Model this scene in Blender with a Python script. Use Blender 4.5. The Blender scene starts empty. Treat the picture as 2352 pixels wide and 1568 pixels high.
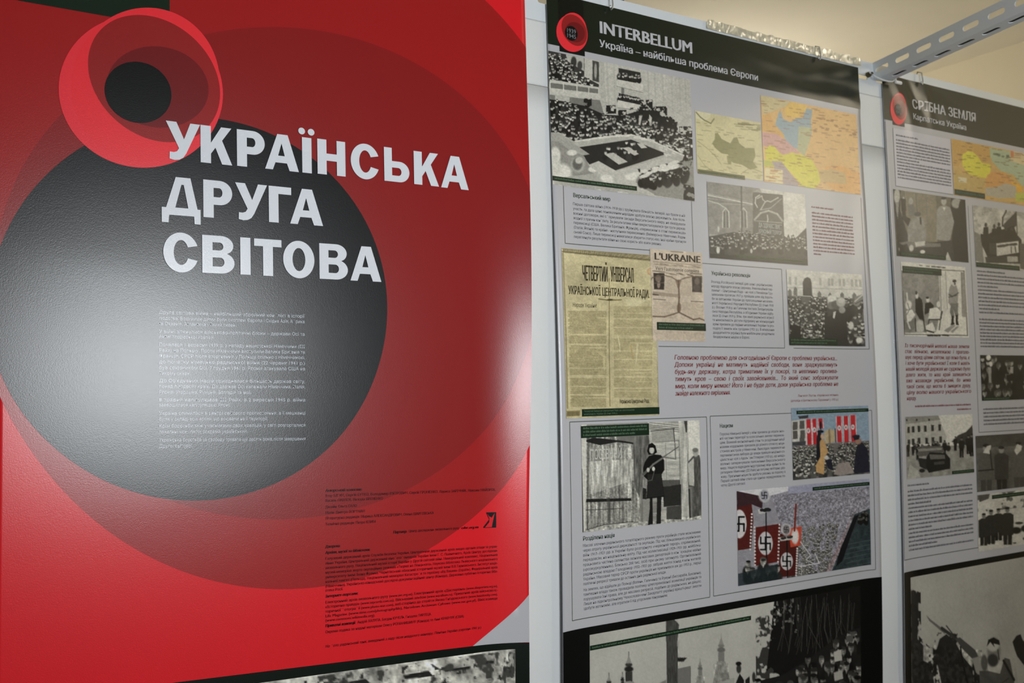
import bpy, bmesh, math, random
import numpy as np
from mathutils import Matrix, Vector
from mathutils.geometry import tessellate_polygon

SC = bpy.context.scene
COL = SC.collection
RAD = math.radians

# ------------------------------------------------------------------ camera
FPX, YAW, PITCH, ROLL = 2380.0, RAD(33.548), RAD(3.6626), RAD(-1.5349)
CAM = Vector((0.0, -1.55, 1.5))
fw = Vector((math.sin(YAW) * math.cos(PITCH), math.cos(YAW) * math.cos(PITCH), math.sin(PITCH)))
r0 = Vector((math.cos(YAW), -math.sin(YAW), 0.0))
u0 = r0.cross(fw)
rt = r0 * math.cos(ROLL) + u0 * math.sin(ROLL)
up = u0 * math.cos(ROLL) - r0 * math.sin(ROLL)
cd = bpy.data.cameras.new('camera')
cd.sensor_width = 22.3
cd.lens = FPX / 2352.0 * 22.3
cd.clip_start = 0.05
cd.dof.use_dof = True
cd.dof.focus_distance = 1.62
cd.dof.aperture_fstop = 4.5
cam = bpy.data.objects.new('camera', cd)
COL.objects.link(cam)
m = Matrix((rt, up, -fw)).transposed().to_4x4()
m.translation = CAM
cam.matrix_world = m
SC.camera = cam

# ------------------------------------------------------------------ light and exposure
SC.view_settings.view_transform = 'Standard'
SC.view_settings.look = 'None'
SC.view_settings.gamma = 1.0
SC.view_settings.use_curve_mapping = False
SC.view_settings.exposure = 0.35
wd = bpy.data.worlds.new('world')
SC.world = wd
wd.use_nodes = True
wd.node_tree.nodes['Background'].inputs[0].default_value = (0.80, 0.86, 1.0, 1)
wd.node_tree.nodes['Background'].inputs[1].default_value = 0.25


def area(name, loc, target, sx, sy, power, col):
    l = bpy.data.lights.new(name, 'AREA')
    l.shape = 'RECTANGLE'
    l.size, l.size_y, l.energy, l.color = sx, sy, power, col
    o = bpy.data.objects.new(name, l)
    COL.objects.link(o)
    o.location = loc
    o.rotation_euler = (Vector(target) - Vector(loc)).to_track_quat('-Z', 'Y').to_euler()
    return o


# daylight outside the window behind the photographer, and warm light behind the blind of the second window
area('daylight', (0.88, -2.16, 1.62), (0.88, 0, 1.62), 0.70, 0.66, 33, (0.93, 0.97, 1.0))
area('blind_light', (4.17, -2.16, 2.51), (4.17, 0, 2.51), 0.90, 0.92, 21, (1.0, 0.87, 0.64))


# ------------------------------------------------------------------ helpers
def lin(c):
    c = np.asarray(c, dtype=float) / 255.0
    return np.where(c <= 0.04045, c / 12.92, ((c + 0.055) / 1.055) ** 2.4)


MATS = {}


def principled(name):
    mt = bpy.data.materials.new(name)
    mt.use_nodes = True
    nt = mt.node_tree
    return mt, nt, nt.nodes['Principled BSDF']


def add_bump(nt, bs, scale, strength, dist, detail=2.0):
    tc = nt.nodes.new('ShaderNodeTexCoord')
    nz = nt.nodes.new('ShaderNodeTexNoise')
    nz.inputs['Scale'].default_value = scale
    nz.inputs['Detail'].default_value = detail
    bp = nt.nodes.new('ShaderNodeBump')
    bp.inputs['Strength'].default_value = strength
    bp.inputs['Distance'].default_value = dist
    nt.links.new(tc.outputs['Object'], nz.inputs['Vector'])
    nt.links.new(nz.outputs['Fac'], bp.inputs['Height'])
    nt.links.new(bp.outputs['Normal'], bs.inputs['Normal'])
    return tc, nz


VROUGH = 0.27


def vinyl(rgb=None, rough=VROUGH):
    """printed vinyl; rgb None reads the printed colours stored on the mesh"""
    key = ('vinyl', rgb, rough)
    if key in MATS:
        return MATS[key]
    mt, nt, bs = principled('printed_vinyl')
    if rgb is None:
        at = nt.nodes.new('ShaderNodeAttribute')
        at.attribute_name = 'print'
        nt.links.new(at.outputs['Color'], bs.inputs['Base Color'])
    else:
        bs.inputs['Base Color'].default_value = (*lin(rgb), 1)
    bs.inputs['Roughness'].default_value = rough
    bs.inputs['IOR'].default_value = 1.5
    add_bump(nt, bs, 700.0, 0.16, 0.0006)
    MATS[key] = mt
    return mt


def paint(name, rgb, rough=0.6, bump=None, var=0.0, metal=0.0):
    key = (name, rgb)
    if key in MATS:
        return MATS[key]
    mt, nt, bs = principled(name)
    c = lin(rgb)
    bs.inputs['Base Color'].default_value = (*c, 1)
    bs.inputs['Roughness'].default_value = rough
    bs.inputs['Metallic'].default_value = metal
    if bump:
        tc, nz = add_bump(nt, bs, *bump)
        if var:
            mx = nt.nodes.new('ShaderNodeMix')
            mx.data_type = 'RGBA'
            n2 = nt.nodes.new('ShaderNodeTexNoise')
            n2.inputs['Scale'].default_value = 6.0
            n2.inputs['Detail'].default_value = 5.0
            nt.links.new(tc.outputs['Object'], n2.inputs['Vector'])
            nt.links.new(n2.outputs['Fac'], mx.inputs['Factor'])
            mx.inputs[6].default_value = (*(c * (1 - var)), 1)
            mx.inputs[7].default_value = (*np.minimum(c * (1 + var), 1), 1)
            nt.links.new(mx.outputs[2], bs.inputs['Base Color'])
    MATS[key] = mt
    return mt


def link(name, me, mat, parent=None, loc=None):
    o = bpy.data.objects.new(name, me)
    COL.objects.link(o)
    if mat is not None:
        me.materials.append(mat)
    if parent is not None:
        o.parent = parent
    if loc is not None:
        o.location = loc
    return o


def tag(o, label=None, cat=None, group=None, kind=None):
    if label: o['label'] = label
    if cat: o['category'] = cat
    if group: o['group'] = group
    if kind: o['kind'] = kind
    return o


def empty(name, loc, label, cat, group=None):
    o = bpy.data.objects.new(name, None)
    COL.objects.link(o)
    o.location = loc
    return tag(o, label, cat, group)


def mesh_np(name, verts, faces):
    """verts (n,3); faces (k,3) or (k,4) integer array"""
    me = bpy.data.meshes.new(name)
    verts = np.asarray(verts, dtype=np.float32)
    faces = np.asarray(faces, dtype=np.int32)
    k, n = faces.shape
    me.vertices.add(len(verts))
    me.vertices.foreach_set('co', verts.ravel())
    me.loops.add(k * n)
    me.loops.foreach_set('vertex_index', faces.ravel())
    me.polygons.add(k)
    me.polygons.foreach_set('loop_start', np.arange(0, k * n, n, dtype=np.int32))
    me.update(calc_edges=True)
    return me


def bm_mesh(name, bm, smooth=False):
    me = bpy.data.meshes.new(name)
    bm.normal_update()
    bm.to_mesh(me)
    bm.free()
    if smooth:
        me.polygons.foreach_set('use_smooth', [True] * len(me.polygons))
    return me


def box_bm(bm, x0, x1, y0, y1, z0, z1, bevel=0.0):
    mt = Matrix.Translation(((x0 + x1) / 2, (y0 + y1) / 2, (z0 + z1) / 2)) @ Matrix.Diagonal((x1 - x0, y1 - y0, z1 - z0, 1))
    r = bmesh.ops.create_cube(bm, size=1.0, matrix=mt)
    if bevel:
        es = list({e for v in r['verts'] for e in v.link_edges})
        bmesh.ops.bevel(bm, geom=es, offset=bevel, segments=2, affect='EDGES')


def box(name, x0, x1, y0, y1, z0, z1, mat, parent=None, bevel=0.0):
    bm = bmesh.new()
    box_bm(bm, x0, x1, y0, y1, z0, z1, bevel)
    return link(name, bm_mesh(name, bm), mat, parent)


def tube_mesh(name, pts, r, seg=8):
    """round wire through points"""
    pts = [Vector(p) for p in pts]
    V, F = [], []
    for i, p in enumerate(pts):
        t = (pts[min(i + 1, len(pts) - 1)] - pts[max(i - 1, 0)]).normalized()
        a = t.orthogonal().normalized()
        b = t.cross(a)
        for k in range(seg):
            an = 2 * math.pi * k / seg
            V.append(p + (a * math.cos(an) + b * math.sin(an)) * r)
    for i in range(len(pts) - 1):
        for k in range(seg):
            k2 = (k + 1) % seg
            F.append((i * seg + k, i * seg + k2, (i + 1) * seg + k2, (i + 1) * seg + k))
    me = mesh_np(name, [tuple(v) for v in V], F)
    me.polygons.foreach_set('use_smooth', [True] * len(me.polygons))
    return me


# ------------------------------------------------------------------ the room
M_wall = paint('cream_wall', (236, 228, 206), 0.8, (120, 0.15, 0.002), 0.03)
M_ceil = paint('cream_ceiling', (238, 234, 220), 0.85, (90, 0.15, 0.002), 0.03)
M_floor = paint('brown_linoleum', (70, 60, 50), 0.5, (40, 0.1, 0.001), 0.06)
M_front = paint('grey_green_wall', (66, 66, 61), 0.8, (120, 0.15, 0.002), 0.03)
M_white = paint('white_window_paint', (225, 226, 222), 0.4)
XL, XR, YB, YF, ZC = -3.2, 5.09, 2.8, -2.0, 3.3


def struct(o):
    o['kind'] = 'structure'
    return o


def wall_with_hole(name, w, h, hole, thick, mat):
    """wall in local x (width), z (height), y thickness; hole = (x0,x1,z0,z1)"""
    bm = bmesh.new()
    x0, x1, z0, z1 = hole
    for a in ((0, x0, 0, h), (x1, w, 0, h), (x0, x1, 0, z0), (x0, x1, z1, h)):
        box_bm(bm, a[0], a[1], 0, thick, a[2], a[3])
    return link(name, bm_mesh(name, bm), mat)


struct(box('floor', XL, XR, YF, YB, -0.1, 0.0, M_floor))
struct(box('ceiling', XL, XR, YF, YB, ZC, ZC + 0.1, M_ceil))
struct(box('wall_back', XL, XR, YB, YB + 0.15, 0, ZC, M_wall))
struct(box('wall_left', XL - 0.15, XL, YF, YB, 0, ZC, M_wall))
struct(box('wall_right', XR, XR + 0.15, YF, YB, 0, ZC, M_wall))
W1 = (0.53, 1.23, 1.29, 1.95)
W2 = (3.72, 4.62, 2.05, 2.97)
bm = bmesh.new()
for a in ((XL, W1[0], 0, ZC), (W1[0], W1[1], 0, W1[2]), (W1[0], W1[1], W1[3], ZC), (W1[1], W2[0], 0, ZC), (W2[0], W2[1], 0, W2[2]),
          (W2[0], W2[1], W2[3], ZC), (W2[1], XR, 0, ZC)):
    box_bm(bm, a[0], a[1], YF - 0.14, YF, a[2], a[3])
struct(link('wall_front', bm_mesh('wall_front', bm), M_front))


def window(name, w, h, nx, nz, mat):
    root = bpy.data.objects.new(name, None)
    COL.objects.link(root)
    root['kind'] = 'structure'
    bm = bmesh.new()
    t = 0.025
    for a in ((0, w, 0, t), (0, w, h - t, h), (0, t, t, h - t), (w - t, w, t, h - t)):
        box_bm(bm, a[0], a[1], 0, 0.06, a[2], a[3], 0.004)
    link('window_frame', bm_mesh('window_frame', bm), mat, root)
    for xm in nx:
        box('mullion', xm - 0.025, xm + 0.025, 0.005, 0.055, t, h - t, mat, root, 0.004)
    for i in range(1, nz):
        box('transom', t, w - t, 0.005, 0.055, h * i / nz - 0.02, h * i / nz + 0.02, mat, root, 0.004)
    box('window_sill', 0.002, w - 0.002, 0.0, 0.16, -0.0, 0.012, mat, root, 0.006)
    return root


w1 = window('window_1', W1[1] - W1[0], W1[3] - W1[2], (0.25,), 1, M_white)
w1.location = (W1[0], YF - 0.09, W1[2])
w2 = window('window_2', W2[1] - W2[0], W2[3] - W2[2], (), 1, M_white)
w2.location = (W2[0], YF - 0.09, W2[2])

# ------------------------------------------------------------------ display boards behind the banners
ZT = 1.5 + 0.784            # height of the banners' top edge
M_board = paint('white_board', (228, 231, 231), 0.45, (260, 0.25, 0.0008), 0.015)
M_seam = paint('seam_shadow_gap', (120, 118, 105), 0.7)
bays = [(0.13, 1.578, 'white display board whose strip shows between the red banner and the two-map banner'),
        (1.582, 2.598, 'white display board whose strip shows between the two-map banner and the farthest banner'),
        (2.602, 3.10, 'narrow white display board behind the right half of the farthest banner')]


def bowed(name, x0, x1, z0, z1, mat, parent):
    """thin board that bows back a little towards its foot"""
    nz = 40
    zz = np.linspace(z0, z1, nz)
    yy = 0.0045 + 0.014 * np.clip((2.284 - zz - .5) / .7, 0, 1.35) ** 2
    V, F = [], []
    for dy in (0.0, 0.006):
        for z, y in zip(zz, yy):
            V += [(x0, y + dy, z), (x1, y + dy, z)]
    n = 2 * nz
    for i in range(nz - 1):
        a = 2 * i
        F += [(a, a + 1, a + 3, a + 2), (n + a, n + a + 2, n + a + 3, n + a + 1), (a, a + 2, n + a + 2, n + a), (a + 1, n + a + 1, n + a + 3, a + 3)]
    F += [(0, n, n + 1, 1), (n - 2, n - 1, 2 * n - 1, 2 * n - 2)]
    return link(name, mesh_np(name, V, F), mat, parent)


for k, (a, b, lab) in enumerate(bays):
    zs = 1.5 + 0.602
    e = empty('display_board', ((a + b) / 2, 0.0, 0), lab, 'board', 'display boards of the exhibition stand')
    h = (b - a) / 2
    bowed('lower_sheet', -h, h, 0.0, zs - 0.002, M_board, e)
    bowed('upper_sheet', -h, h, zs, 1.5 + 0.7255, M_board, e)


# ------------------------------------------------------------------ slotted steel angles
M_steel = paint('pale_grey_enamel', (222, 228, 232), 0.35, (300, 0.1, 0.0005), 0.02)


def obround(cx, cy, L, w, n=6):
    pts = []
    for k in range(n + 1):
        a = -math.pi / 2 + math.pi * k / n
        pts.append((cx + L / 2 - w / 2 + w / 2 * math.cos(a), cy + w / 2 * math.sin(a)))
    for k in range(n + 1):
        a = math.pi / 2 + math.pi * k / n
        pts.append((cx - L / 2 + w / 2 + w / 2 * math.cos(a), cy + w / 2 * math.sin(a)))
    return pts


def slotted_plate(bm, x0, x1, y0, y1, slots, SL, SW, place, th=0.002):
    """flat plate with obround slots, placed by place(x, y, depth) -> point"""
    xs = [x0] + [(slots[i] + slots[i + 1]) / 2 for i in range(len(slots) - 1)] + [x1] if slots else [x0, x1]
    cy = (y0 + y1) / 2
    for i in range(len(xs) - 1):
        outer = [(xs[i], y0), (xs[i + 1], y0), (xs[i + 1], y1), (xs[i], y1)]
        loops = [outer]
        if slots:
            loops.append(obround(slots[i], cy, SL, SW)[::-1])
        flat = [p for l in loops for p in l]
        tris = tessellate_polygon([[Vector((p[0], p[1], 0)) for p in l] for l in loops])
        A = [bm.verts.new(place(p[0], p[1], 0)) for p in flat]
        B = [bm.verts.new(place(p[0], p[1], th)) for p in flat]
        for t in tris:
            bm.faces.new([A[j] for j in t])
            bm.faces.new([B[j] for j in reversed(t)])
        k = 0
        for l in loops:
            n = len(l)
            for j in range(n):
                a, b = k + j, k + (j + 1) % n
                try:
                    bm.faces.new((A[a], A[b], B[b], B[a]))
                except ValueError:
                    pass
            k += n
    bmesh.ops.recalc_face_normals(bm, faces=bm.faces)


def angle_iron(name, length, h, d, pitch, SL, SW, first, label, cat, group, loc, M):
    """L-section: a vertical flange (height h) in local xz and a horizontal flange (depth d); M places it"""
    root = empty(name, loc, label, cat, group)
    n = int((length - first) / pitch) + 1
    sl = [first + pitch * i for i in range(n) if first + pitch * i < length - SL / 2 - 0.004]
    bm = bmesh.new()
    slotted_plate(bm, 0, length, 0, h, sl, SL, SW, lambda x, y, t: M @ Vector((x, t, y)))
    link('vertical_flange', bm_mesh('vertical_flange', bm), M_steel, root)
    bm = bmesh.new()
    s2 = [s + pitch * 0.45 for s in sl if s + pitch * 0.45 < length - SL / 2 - 0.004]
    slotted_plate(bm, 0, length, 0.0021, d, s2, SL, SW, lambda x, y, t: M @ Vector((x, y, t)))
    link('horizontal_flange', bm_mesh('horizontal_flange', bm), M_steel, root)
    return root


# top rail along the boards: vertical flange facing the room, top lip going back
rz0 = 1.5 + 0.7265
rail = angle_iron('slotted_rail', 3.0, 0.080, 0.03, 0.083, 0.052, 0.010, 0.02,
                  'long pale grey slotted steel rail along the top of the display boards', 'rail', None,
                  (0.12, 0.0055, rz0), Matrix.Identity(4))
# cross beam running out of the boards towards the room, above the gap between the second and third banner
ANG = math.atan2(0.1118, 0.454)
F0 = Vector((2.0975, 0.006, 1.5 + 0.764))
bx = Vector((-math.sin(ANG), -math.cos(ANG), 0))          # along the beam, away from the boards
by = Vector((math.cos(ANG), -math.sin(ANG), 0))           # horizontal flange goes to the right
MB = Matrix((bx, by, Vector((0, 0, 1)))).transposed().to_4x4()
beam = angle_iron('slotted_beam', 1.0, 0.043, 0.044, 0.0705, 0.046, 0.0125, 0.032,
                  'pale grey slotted steel beam jutting out above the third banner', 'beam', None, F0, MB)
# upright that carries the far end of the beam
pe = F0 + bx * 0.985
MP = Matrix((Vector((0, 0, -1)), by, bx)).transposed().to_4x4()
post = angle_iron('slotted_post', pe.z, 0.04, 0.04, 0.075, 0.05, 0.012, 0.04,
                  'pale grey slotted steel upright under the free end of the beam', 'post', None, pe + Vector((0, 0, 0.0)), MP)

# ------------------------------------------------------------------ banner surface
BN = {1: dict(x0=.1965, W=880, lip=((0, 0.0, .1), (1, .029, .13))),
      2: dict(x0=1.1266, W=908, lip=((0, .007, .07), (1, .010, .07))),
      3: dict(x0=2.1226, W=908, lip=((0, .006, .06), (1, .012, .07)))}
BLEN = 1900.0
EPS = 0.00025


def sstep(t):
    t = np.clip(t, 0, 1)
    return t * t * (3 - 2 * t)


# soft creases left from folding, as (u, v, length sigma, width sigma, angle, height) in mm
CREASE = {1: [(120, 560, 120, 40, 8, .25), (300, 900, 140, 40, -12, .25)],
          2: [(640, 40, 120, 20, 6, 1.6), (800, 58, 90, 17, -4, -2.2), (870, 82, 70, 16, 8, 2.0), (720, 84, 130, 18, 2, 1.4),
              (500, 60, 120, 24, 3, .9), (780, 300, 160, 50, 12, 1.0)],
          3: [(55, 30, 45, 16, 60, 2.6), (125, 38, 50, 16, 50, -2.6), (175, 45, 50, 16, 75, 2.4), (100, 85, 70, 20, 80, 2.2),
              (240, 60, 80, 24, 15, 1.4)]}


def surf(b, U, V):
    """print millimetres -> banner-local metres (x right, z up from the banner's base), plus bulge towards the room"""
    B = BN[b]
    U = np.asarray(U, float); V = np.asarray(V, float)
    u, v = U / 1000, V / 1000
    if b == 1:
        v = v + 0.034 * sstep((v - .62) / .26) * (u - .35)
        u = u - 0.031 * sstep((v - .1) / 1.0) * np.clip((u - .76) / .12, 0, 1) ** 2
    s = sstep((v - .12) / .7)
    w = np.zeros_like(u)
    for side, a, l in B['lip']:
        t = np.maximum(0, 1 - (u if side == 0 else B['W'] / 1000 - u) / l)
        w = w + a * s * t * t
    w = w - .014 * np.clip((v - .5) / .7, 0, 1.35) ** 2
    for (cu, cv, sl, sw, an, h) in CREASE[b]:
        ca, sa = math.cos(RAD(an)), math.sin(RAD(an))
        du, dv = U - cu, V - cv
        p, q = du * ca + dv * sa, -du * sa + dv * ca
        w = w + h / 1000 * np.exp(-(p / sl) ** 2 - (q / sw) ** 2)
    return u, v, w


def to3(b, U, V, layer):
    u, v, w = surf(b, U, V)
    return np.stack([u, -(w + layer * EPS), BLEN / 1000 - v], -1)


def grid_idx(nx, ny):
    i = np.arange(nx * ny).reshape(ny, nx)
    return np.stack([i[:-1, :-1].ravel(), i[1:, :-1].ravel(), i[1:, 1:].ravel(), i[:-1, 1:].ravel()], 1)


def rect(b, name, parent, u0_, v0_, u1_, v1_, mat, layer, step=10.0):
    if v1_ < 130:
        step = 5.0
    nx = max(2, int(math.ceil((u1_ - u0_) / step)) + 1)
    ny = max(2, int(math.ceil((v1_ - v0_) / step)) + 1)
    U, V = np.meshgrid(np.linspace(u0_, u1_, nx), np.linspace(v0_, v1_, ny))
    me = mesh_np(name, to3(b, U.ravel(), V.ravel(), layer), grid_idx(nx, ny))
    me.polygons.foreach_set('use_smooth', [True] * len(me.polygons))
    return link(name, me, mat, parent)


def shape(b, name, parent, loops, mat, layer, step=20.0, clip=None, smooth=True):
    """filled outline(s) in print mm; first loop outer, the others holes; cut on a grid so that it follows the sheet"""
    bm = bmesh.new()
    for grp in loops:
        flat = [p for l in grp for p in l]
        vs = [bm.verts.new((p[0], p[1], 0)) for p in flat]
        for t in tessellate_polygon([[Vector((p[0], p[1], 0)) for p in l] for l in grp]):
            try:
                bm.faces.new([vs[j] for j in t])
            except ValueError:
                pass
    bm.normal_update()
    for f in bm.faces:
        if f.normal.z > 0:
            f.normal_flip()
    def cut(co, no, outer=False):
        bmesh.ops.bisect_plane(bm, geom=bm.verts[:] + bm.edges[:] + bm.faces[:], plane_co=co, plane_no=no,
                               clear_outer=outer, dist=1e-5)
    if clip:
        cut((clip[0], 0, 0), (-1, 0, 0), True); cut((clip[2], 0, 0), (1, 0, 0), True)
        cut((0, clip[1], 0), (0, -1, 0), True); cut((0, clip[3], 0), (0, 1, 0), True)
    xs = [v.co.x for v in bm.verts]; ys = [v.co.y for v in bm.verts]
    W = BN[b]['W']
    x = math.floor(min(xs) / step) * step + step
    while x < max(xs):
        cut((x, 0, 0), (1, 0, 0))
        x += step if x < W - 140 else step / 2
    y = math.floor(min(ys) / step) * step + step
    while y < max(ys):
        cut((0, y, 0), (0, 1, 0)); y += step
    co = np.array([v.co[:] for v in bm.verts])
    P3 = to3(b, co[:, 0], co[:, 1], layer)
    for v, p in zip(bm.verts, P3):
        v.co = p
    me = bm_mesh(name, bm, smooth)
    return link(name, me, mat, parent)


def oval(cx, cy, rx, ry, ang=0.0, n=96):
    ca, sa = math.cos(RAD(ang)), math.sin(RAD(ang))
    return [(cx + rx * math.cos(t) * ca - ry * math.sin(t) * sa, cy + rx * math.cos(t) * sa + ry * math.sin(t) * ca)
            for t in (2 * math.pi * k / n for k in range(n))]


# ------------------------------------------------------------------ lettering
GLY = {}


def build_glyphs(chars):
    tmp = []
    for c in sorted(set(chars)):
        if c == ' ':
            continue
        for body in (c, c + '|'):
            cu = bpy.data.curves.new('t', 'FONT')
            cu.body = body
            cu.resolution_u = 2
            cu.size = 1.0
            o = bpy.data.objects.new('t', cu)
            COL.objects.link(o)
            tmp.append((c, body, o))
    bar = bpy.data.curves.new('t', 'FONT'); bar.body = '|'
    ob = bpy.data.objects.new('t', bar); COL.objects.link(ob)
    dg = bpy.context.evaluated_depsgraph_get()
    def get(o):
        me = bpy.data.meshes.new_from_object(o.evaluated_get(dg))
        n = len(me.vertices)
        co = np.zeros(n * 3); me.vertices.foreach_get('co', co)
        me.calc_loop_triangles()
        t = np.zeros(len(me.loop_triangles) * 3, dtype=np.int32); me.loop_triangles.foreach_get('vertices', t)
        bpy.data.meshes.remove(me)
        return co.reshape(-1, 3)[:, :2], t.reshape(-1, 3)
    bco, _ = get(ob)
    br = bco[:, 0].max()
    for c, body, o in tmp:
        co, t = get(o)
        if len(body) == 1:
            GLY[c] = [co, t, 0.6]
        else:
            GLY[c][2] = co[:, 0].max() - br if len(co) else 0.3
    for o in [x[2] for x in tmp] + [ob]:
        cu = o.data
        bpy.data.objects.remove(o); bpy.data.curves.remove(cu)
    GLY[' '] = [np.zeros((0, 2)), np.zeros((0, 3), dtype=np.int32), 0.29]


def text(b, name, parent, lines, em, mat, layer, bold=0.0, slant=0.0, cond=0.92, label=None):
    """lines: (string, u_left, u_right or None, v_baseline); u_right justifies the line"""
    VV, TT, n0 = [], [], 0
    offs = [0.0] if not bold else [-bold, 0.0, bold]
    LL = []
    for s, ul, ur, vb in lines:
        if isinstance(vb, tuple):
            vb, slope = vb
        else:
            slope = 0.0
        sx = em * cond
        gap = 0.0
        nat = sum(GLY[c][2] for c in s) * sx
        if ur is not None:
            tgt = ur - ul
            ns = s.count(' ')
            if nat > tgt or ns == 0 or tgt > nat * 1.5:
                sx *= tgt / nat
            else:
                k = min(tgt / nat, 1.28)
                sx *= k
                gap = (tgt - nat * k) / ns
        x = ul
        for c in s:
            g, t, adv = GLY[c]
            if len(g):
                for io, dx in enumerate(offs):
                    X = x + (g[:, 0] + dx + slant * g[:, 1]) * sx
                    Y = vb + slope * (X - ul) - g[:, 1] * em
                    VV.append(np.stack([X, Y], 1)); TT.append(t + n0); n0 += len(g); LL.append(np.full(len(g), layer + .25 * io))
            x += adv * sx + (gap if c == ' ' else 0)
    P = np.concatenate(VV)
    me = mesh_np(name, to3(b, P[:, 0], P[:, 1], np.concatenate(LL)), np.concatenate(TT))
    o = link(name, me, mat, parent)
    if label: o['label'] = label
    return o


def blurred_lines(b, name, parent, rows, xh, mat, layer, seed=0, word=(2.5, 16)):
    """text too small to read: rows (u_left, u_right, v) of word-long strips of strokes"""
    rnd = random.Random(seed)
    V, F = [], []
    for ul, ur, v in rows:
        u = ul
        while u < ur - 1:
            wl = min(rnd.uniform(*word), ur - u)
            e = u + wl
            while u < e - .3:
                k = rnd.uniform(.7, 1.5)
                hgt = xh * (1.0 if rnd.random() < .78 else 1.45)
                n = len(V)
                V += [(u, v), (u + k * .62, v), (u + k * .62, v - hgt), (u, v - hgt)]
                F.append((n, n + 1, n + 2, n + 3))
                u += k
            u = e + 1.6
    P = np.array(V)
    return link(name, mesh_np(name, to3(b, P[:, 0], P[:, 1], layer), np.array(F)), mat, parent)


def arc(cx, cy, rx, ry, a0, a1, n=20):
    return [(cx + rx * math.cos(RAD(a0 + (a1 - a0) * k / n)), cy + ry * math.sin(RAD(a0 + (a1 - a0) * k / n))) for k in range(n + 1)]


def rc(x0, y0, x1, y1):
    return [[(x0, y0), (x1, y0), (x1, y1), (x0, y1)]]


# heavy title capitals, cap height 1, y up: each glyph is a list of [outer, hole...] groups
def heavy(c):
    S = .275
    if c == 'У': return [[[(0, 1), (.27, 1), (.465, .56), (.63, 1), (.885, 1), (.52, .19), (.44, .07), (.34, .01), (.22, -.01), (.09, .015),
                          (.095, .2), (.2, .195), (.28, .225), (.335, .31)]]]
    if c == 'К': return [rc(0, 0, S, 1), [[(S, .55), (.55, 1), (.83, 1), (.575, .64), (.845, 0), (.57, 0), (.395, .43), (S, .26)]]]
    if c == 'Р': return [rc(0, 0, S, 1), [[(S, 1), (.44, 1)] + arc(.44, .675, .335, .325, 90, -90)[1:] + [(S, .35), (S, .555), (.42, .555)] + arc(.42, .678, .09, .123, -90, 90)[1:] + [(S, .801)]]]
    if c == 'А': return [[[(0, 0), (.22, 0), (.295, .205), (.625, .205), (.7, 0), (.97, 0), (.655, 1), (.355, 1)],
                          [(.475, .75), (.375, .4), (.565, .4)]]]
    if c in 'ІЇ':
        g = [rc(0, 0, S + .005, 1)]
        if c == 'Ї': g += [[oval(-.005, 1.17, .1, .095, 0, 24)], [oval(.275, 1.17, .1, .095, 0, 24)]]
        return g
    if c == 'Н': return [rc(0, 0, S, 1), rc(.585, 0, .85, 1), rc(S, .4, .585, .605)]
    if c == 'С': return [[arc(.455, .5, .455, .52, 22, 338, 48) + arc(.455, .5, .19, .325, 334, 26, 40)]]
    if c == 'О': return [[oval(.455, .5, .455, .52, 0, 64), oval(.455, .5, .185, .32, 0, 48)]]
    if c == 'Ь': return [rc(0, 0, S - .02, 1), [[(S - .02, .61), (.5, .61)] + arc(.5, .305, .325, .305, 90, -90)[1:] + [(S - .02, 0), (S - .02, .185), (.46, .185)] + arc(.46, .302, .1, .117, -90, 90)[1:] + [(S - .02, .419)]]]
    if c == 'Д': return [[[(.36, 1), (.74, 1), (.92, .19), (1.0, .19), (1.0, -.2), (.84, -.2), (.83, 0), (.19, 0), (.17, -.2), (0, -.2), (0, .19),
                           (.11, .19)], [(.505, .81), (.565, .81), (.68, .2), (.345, .2)]]]
    if c == 'Г': return [rc(0, 0, S, 1), rc(S, .795, .645, 1)]
    if c == 'Т': return [rc(0, .8, .77, 1), rc(.245, 0, .525, .8)]
    if c == 'В': return [[[(0, 0), (.5, 0)] + arc(.5, .28, .36, .28, -90, 60)[1:] + [(.66, .53)] + arc(.5, .745, .33, .255, -50, 90)[1:] + [(0, 1)],
                          [(S, .82), (S, .61), (.46, .61)] + arc(.46, .715, .1, .105, -90, 90)[1:],
                          [(S, .42), (S, .18), (.48, .18)] + arc(.48, .3, .105, .12, -90, 90)[1:]]]
    return []


# ------------------------------------------------------------------ picture printing
def vnoise(X, Y, scale, seed):
    """smooth value noise on sketch coordinates"""
    rs = np.random.RandomState(seed)
    N = 64
    L = rs.rand(N, N)
    x, y = X / scale, Y / scale
    xi, yi = np.floor(x).astype(int), np.floor(y).astype(int)
    fx, fy = x - xi, y - yi
    fx, fy = fx * fx * (3 - 2 * fx), fy * fy * (3 - 2 * fy)
    g = lambda a, b_: L[b_ % N, a % N]
    return (g(xi, yi) * (1 - fx) + g(xi + 1, yi) * fx) * (1 - fy) + (g(xi, yi + 1) * (1 - fx) + g(xi + 1, yi + 1) * fx) * fy


def fbm(X, Y, scale, seed):
    return .55 * vnoise(X, Y, scale, seed) + .3 * vnoise(X, Y, scale / 2, seed + 1) + .15 * vnoise(X, Y, scale / 4, seed + 2)


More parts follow.
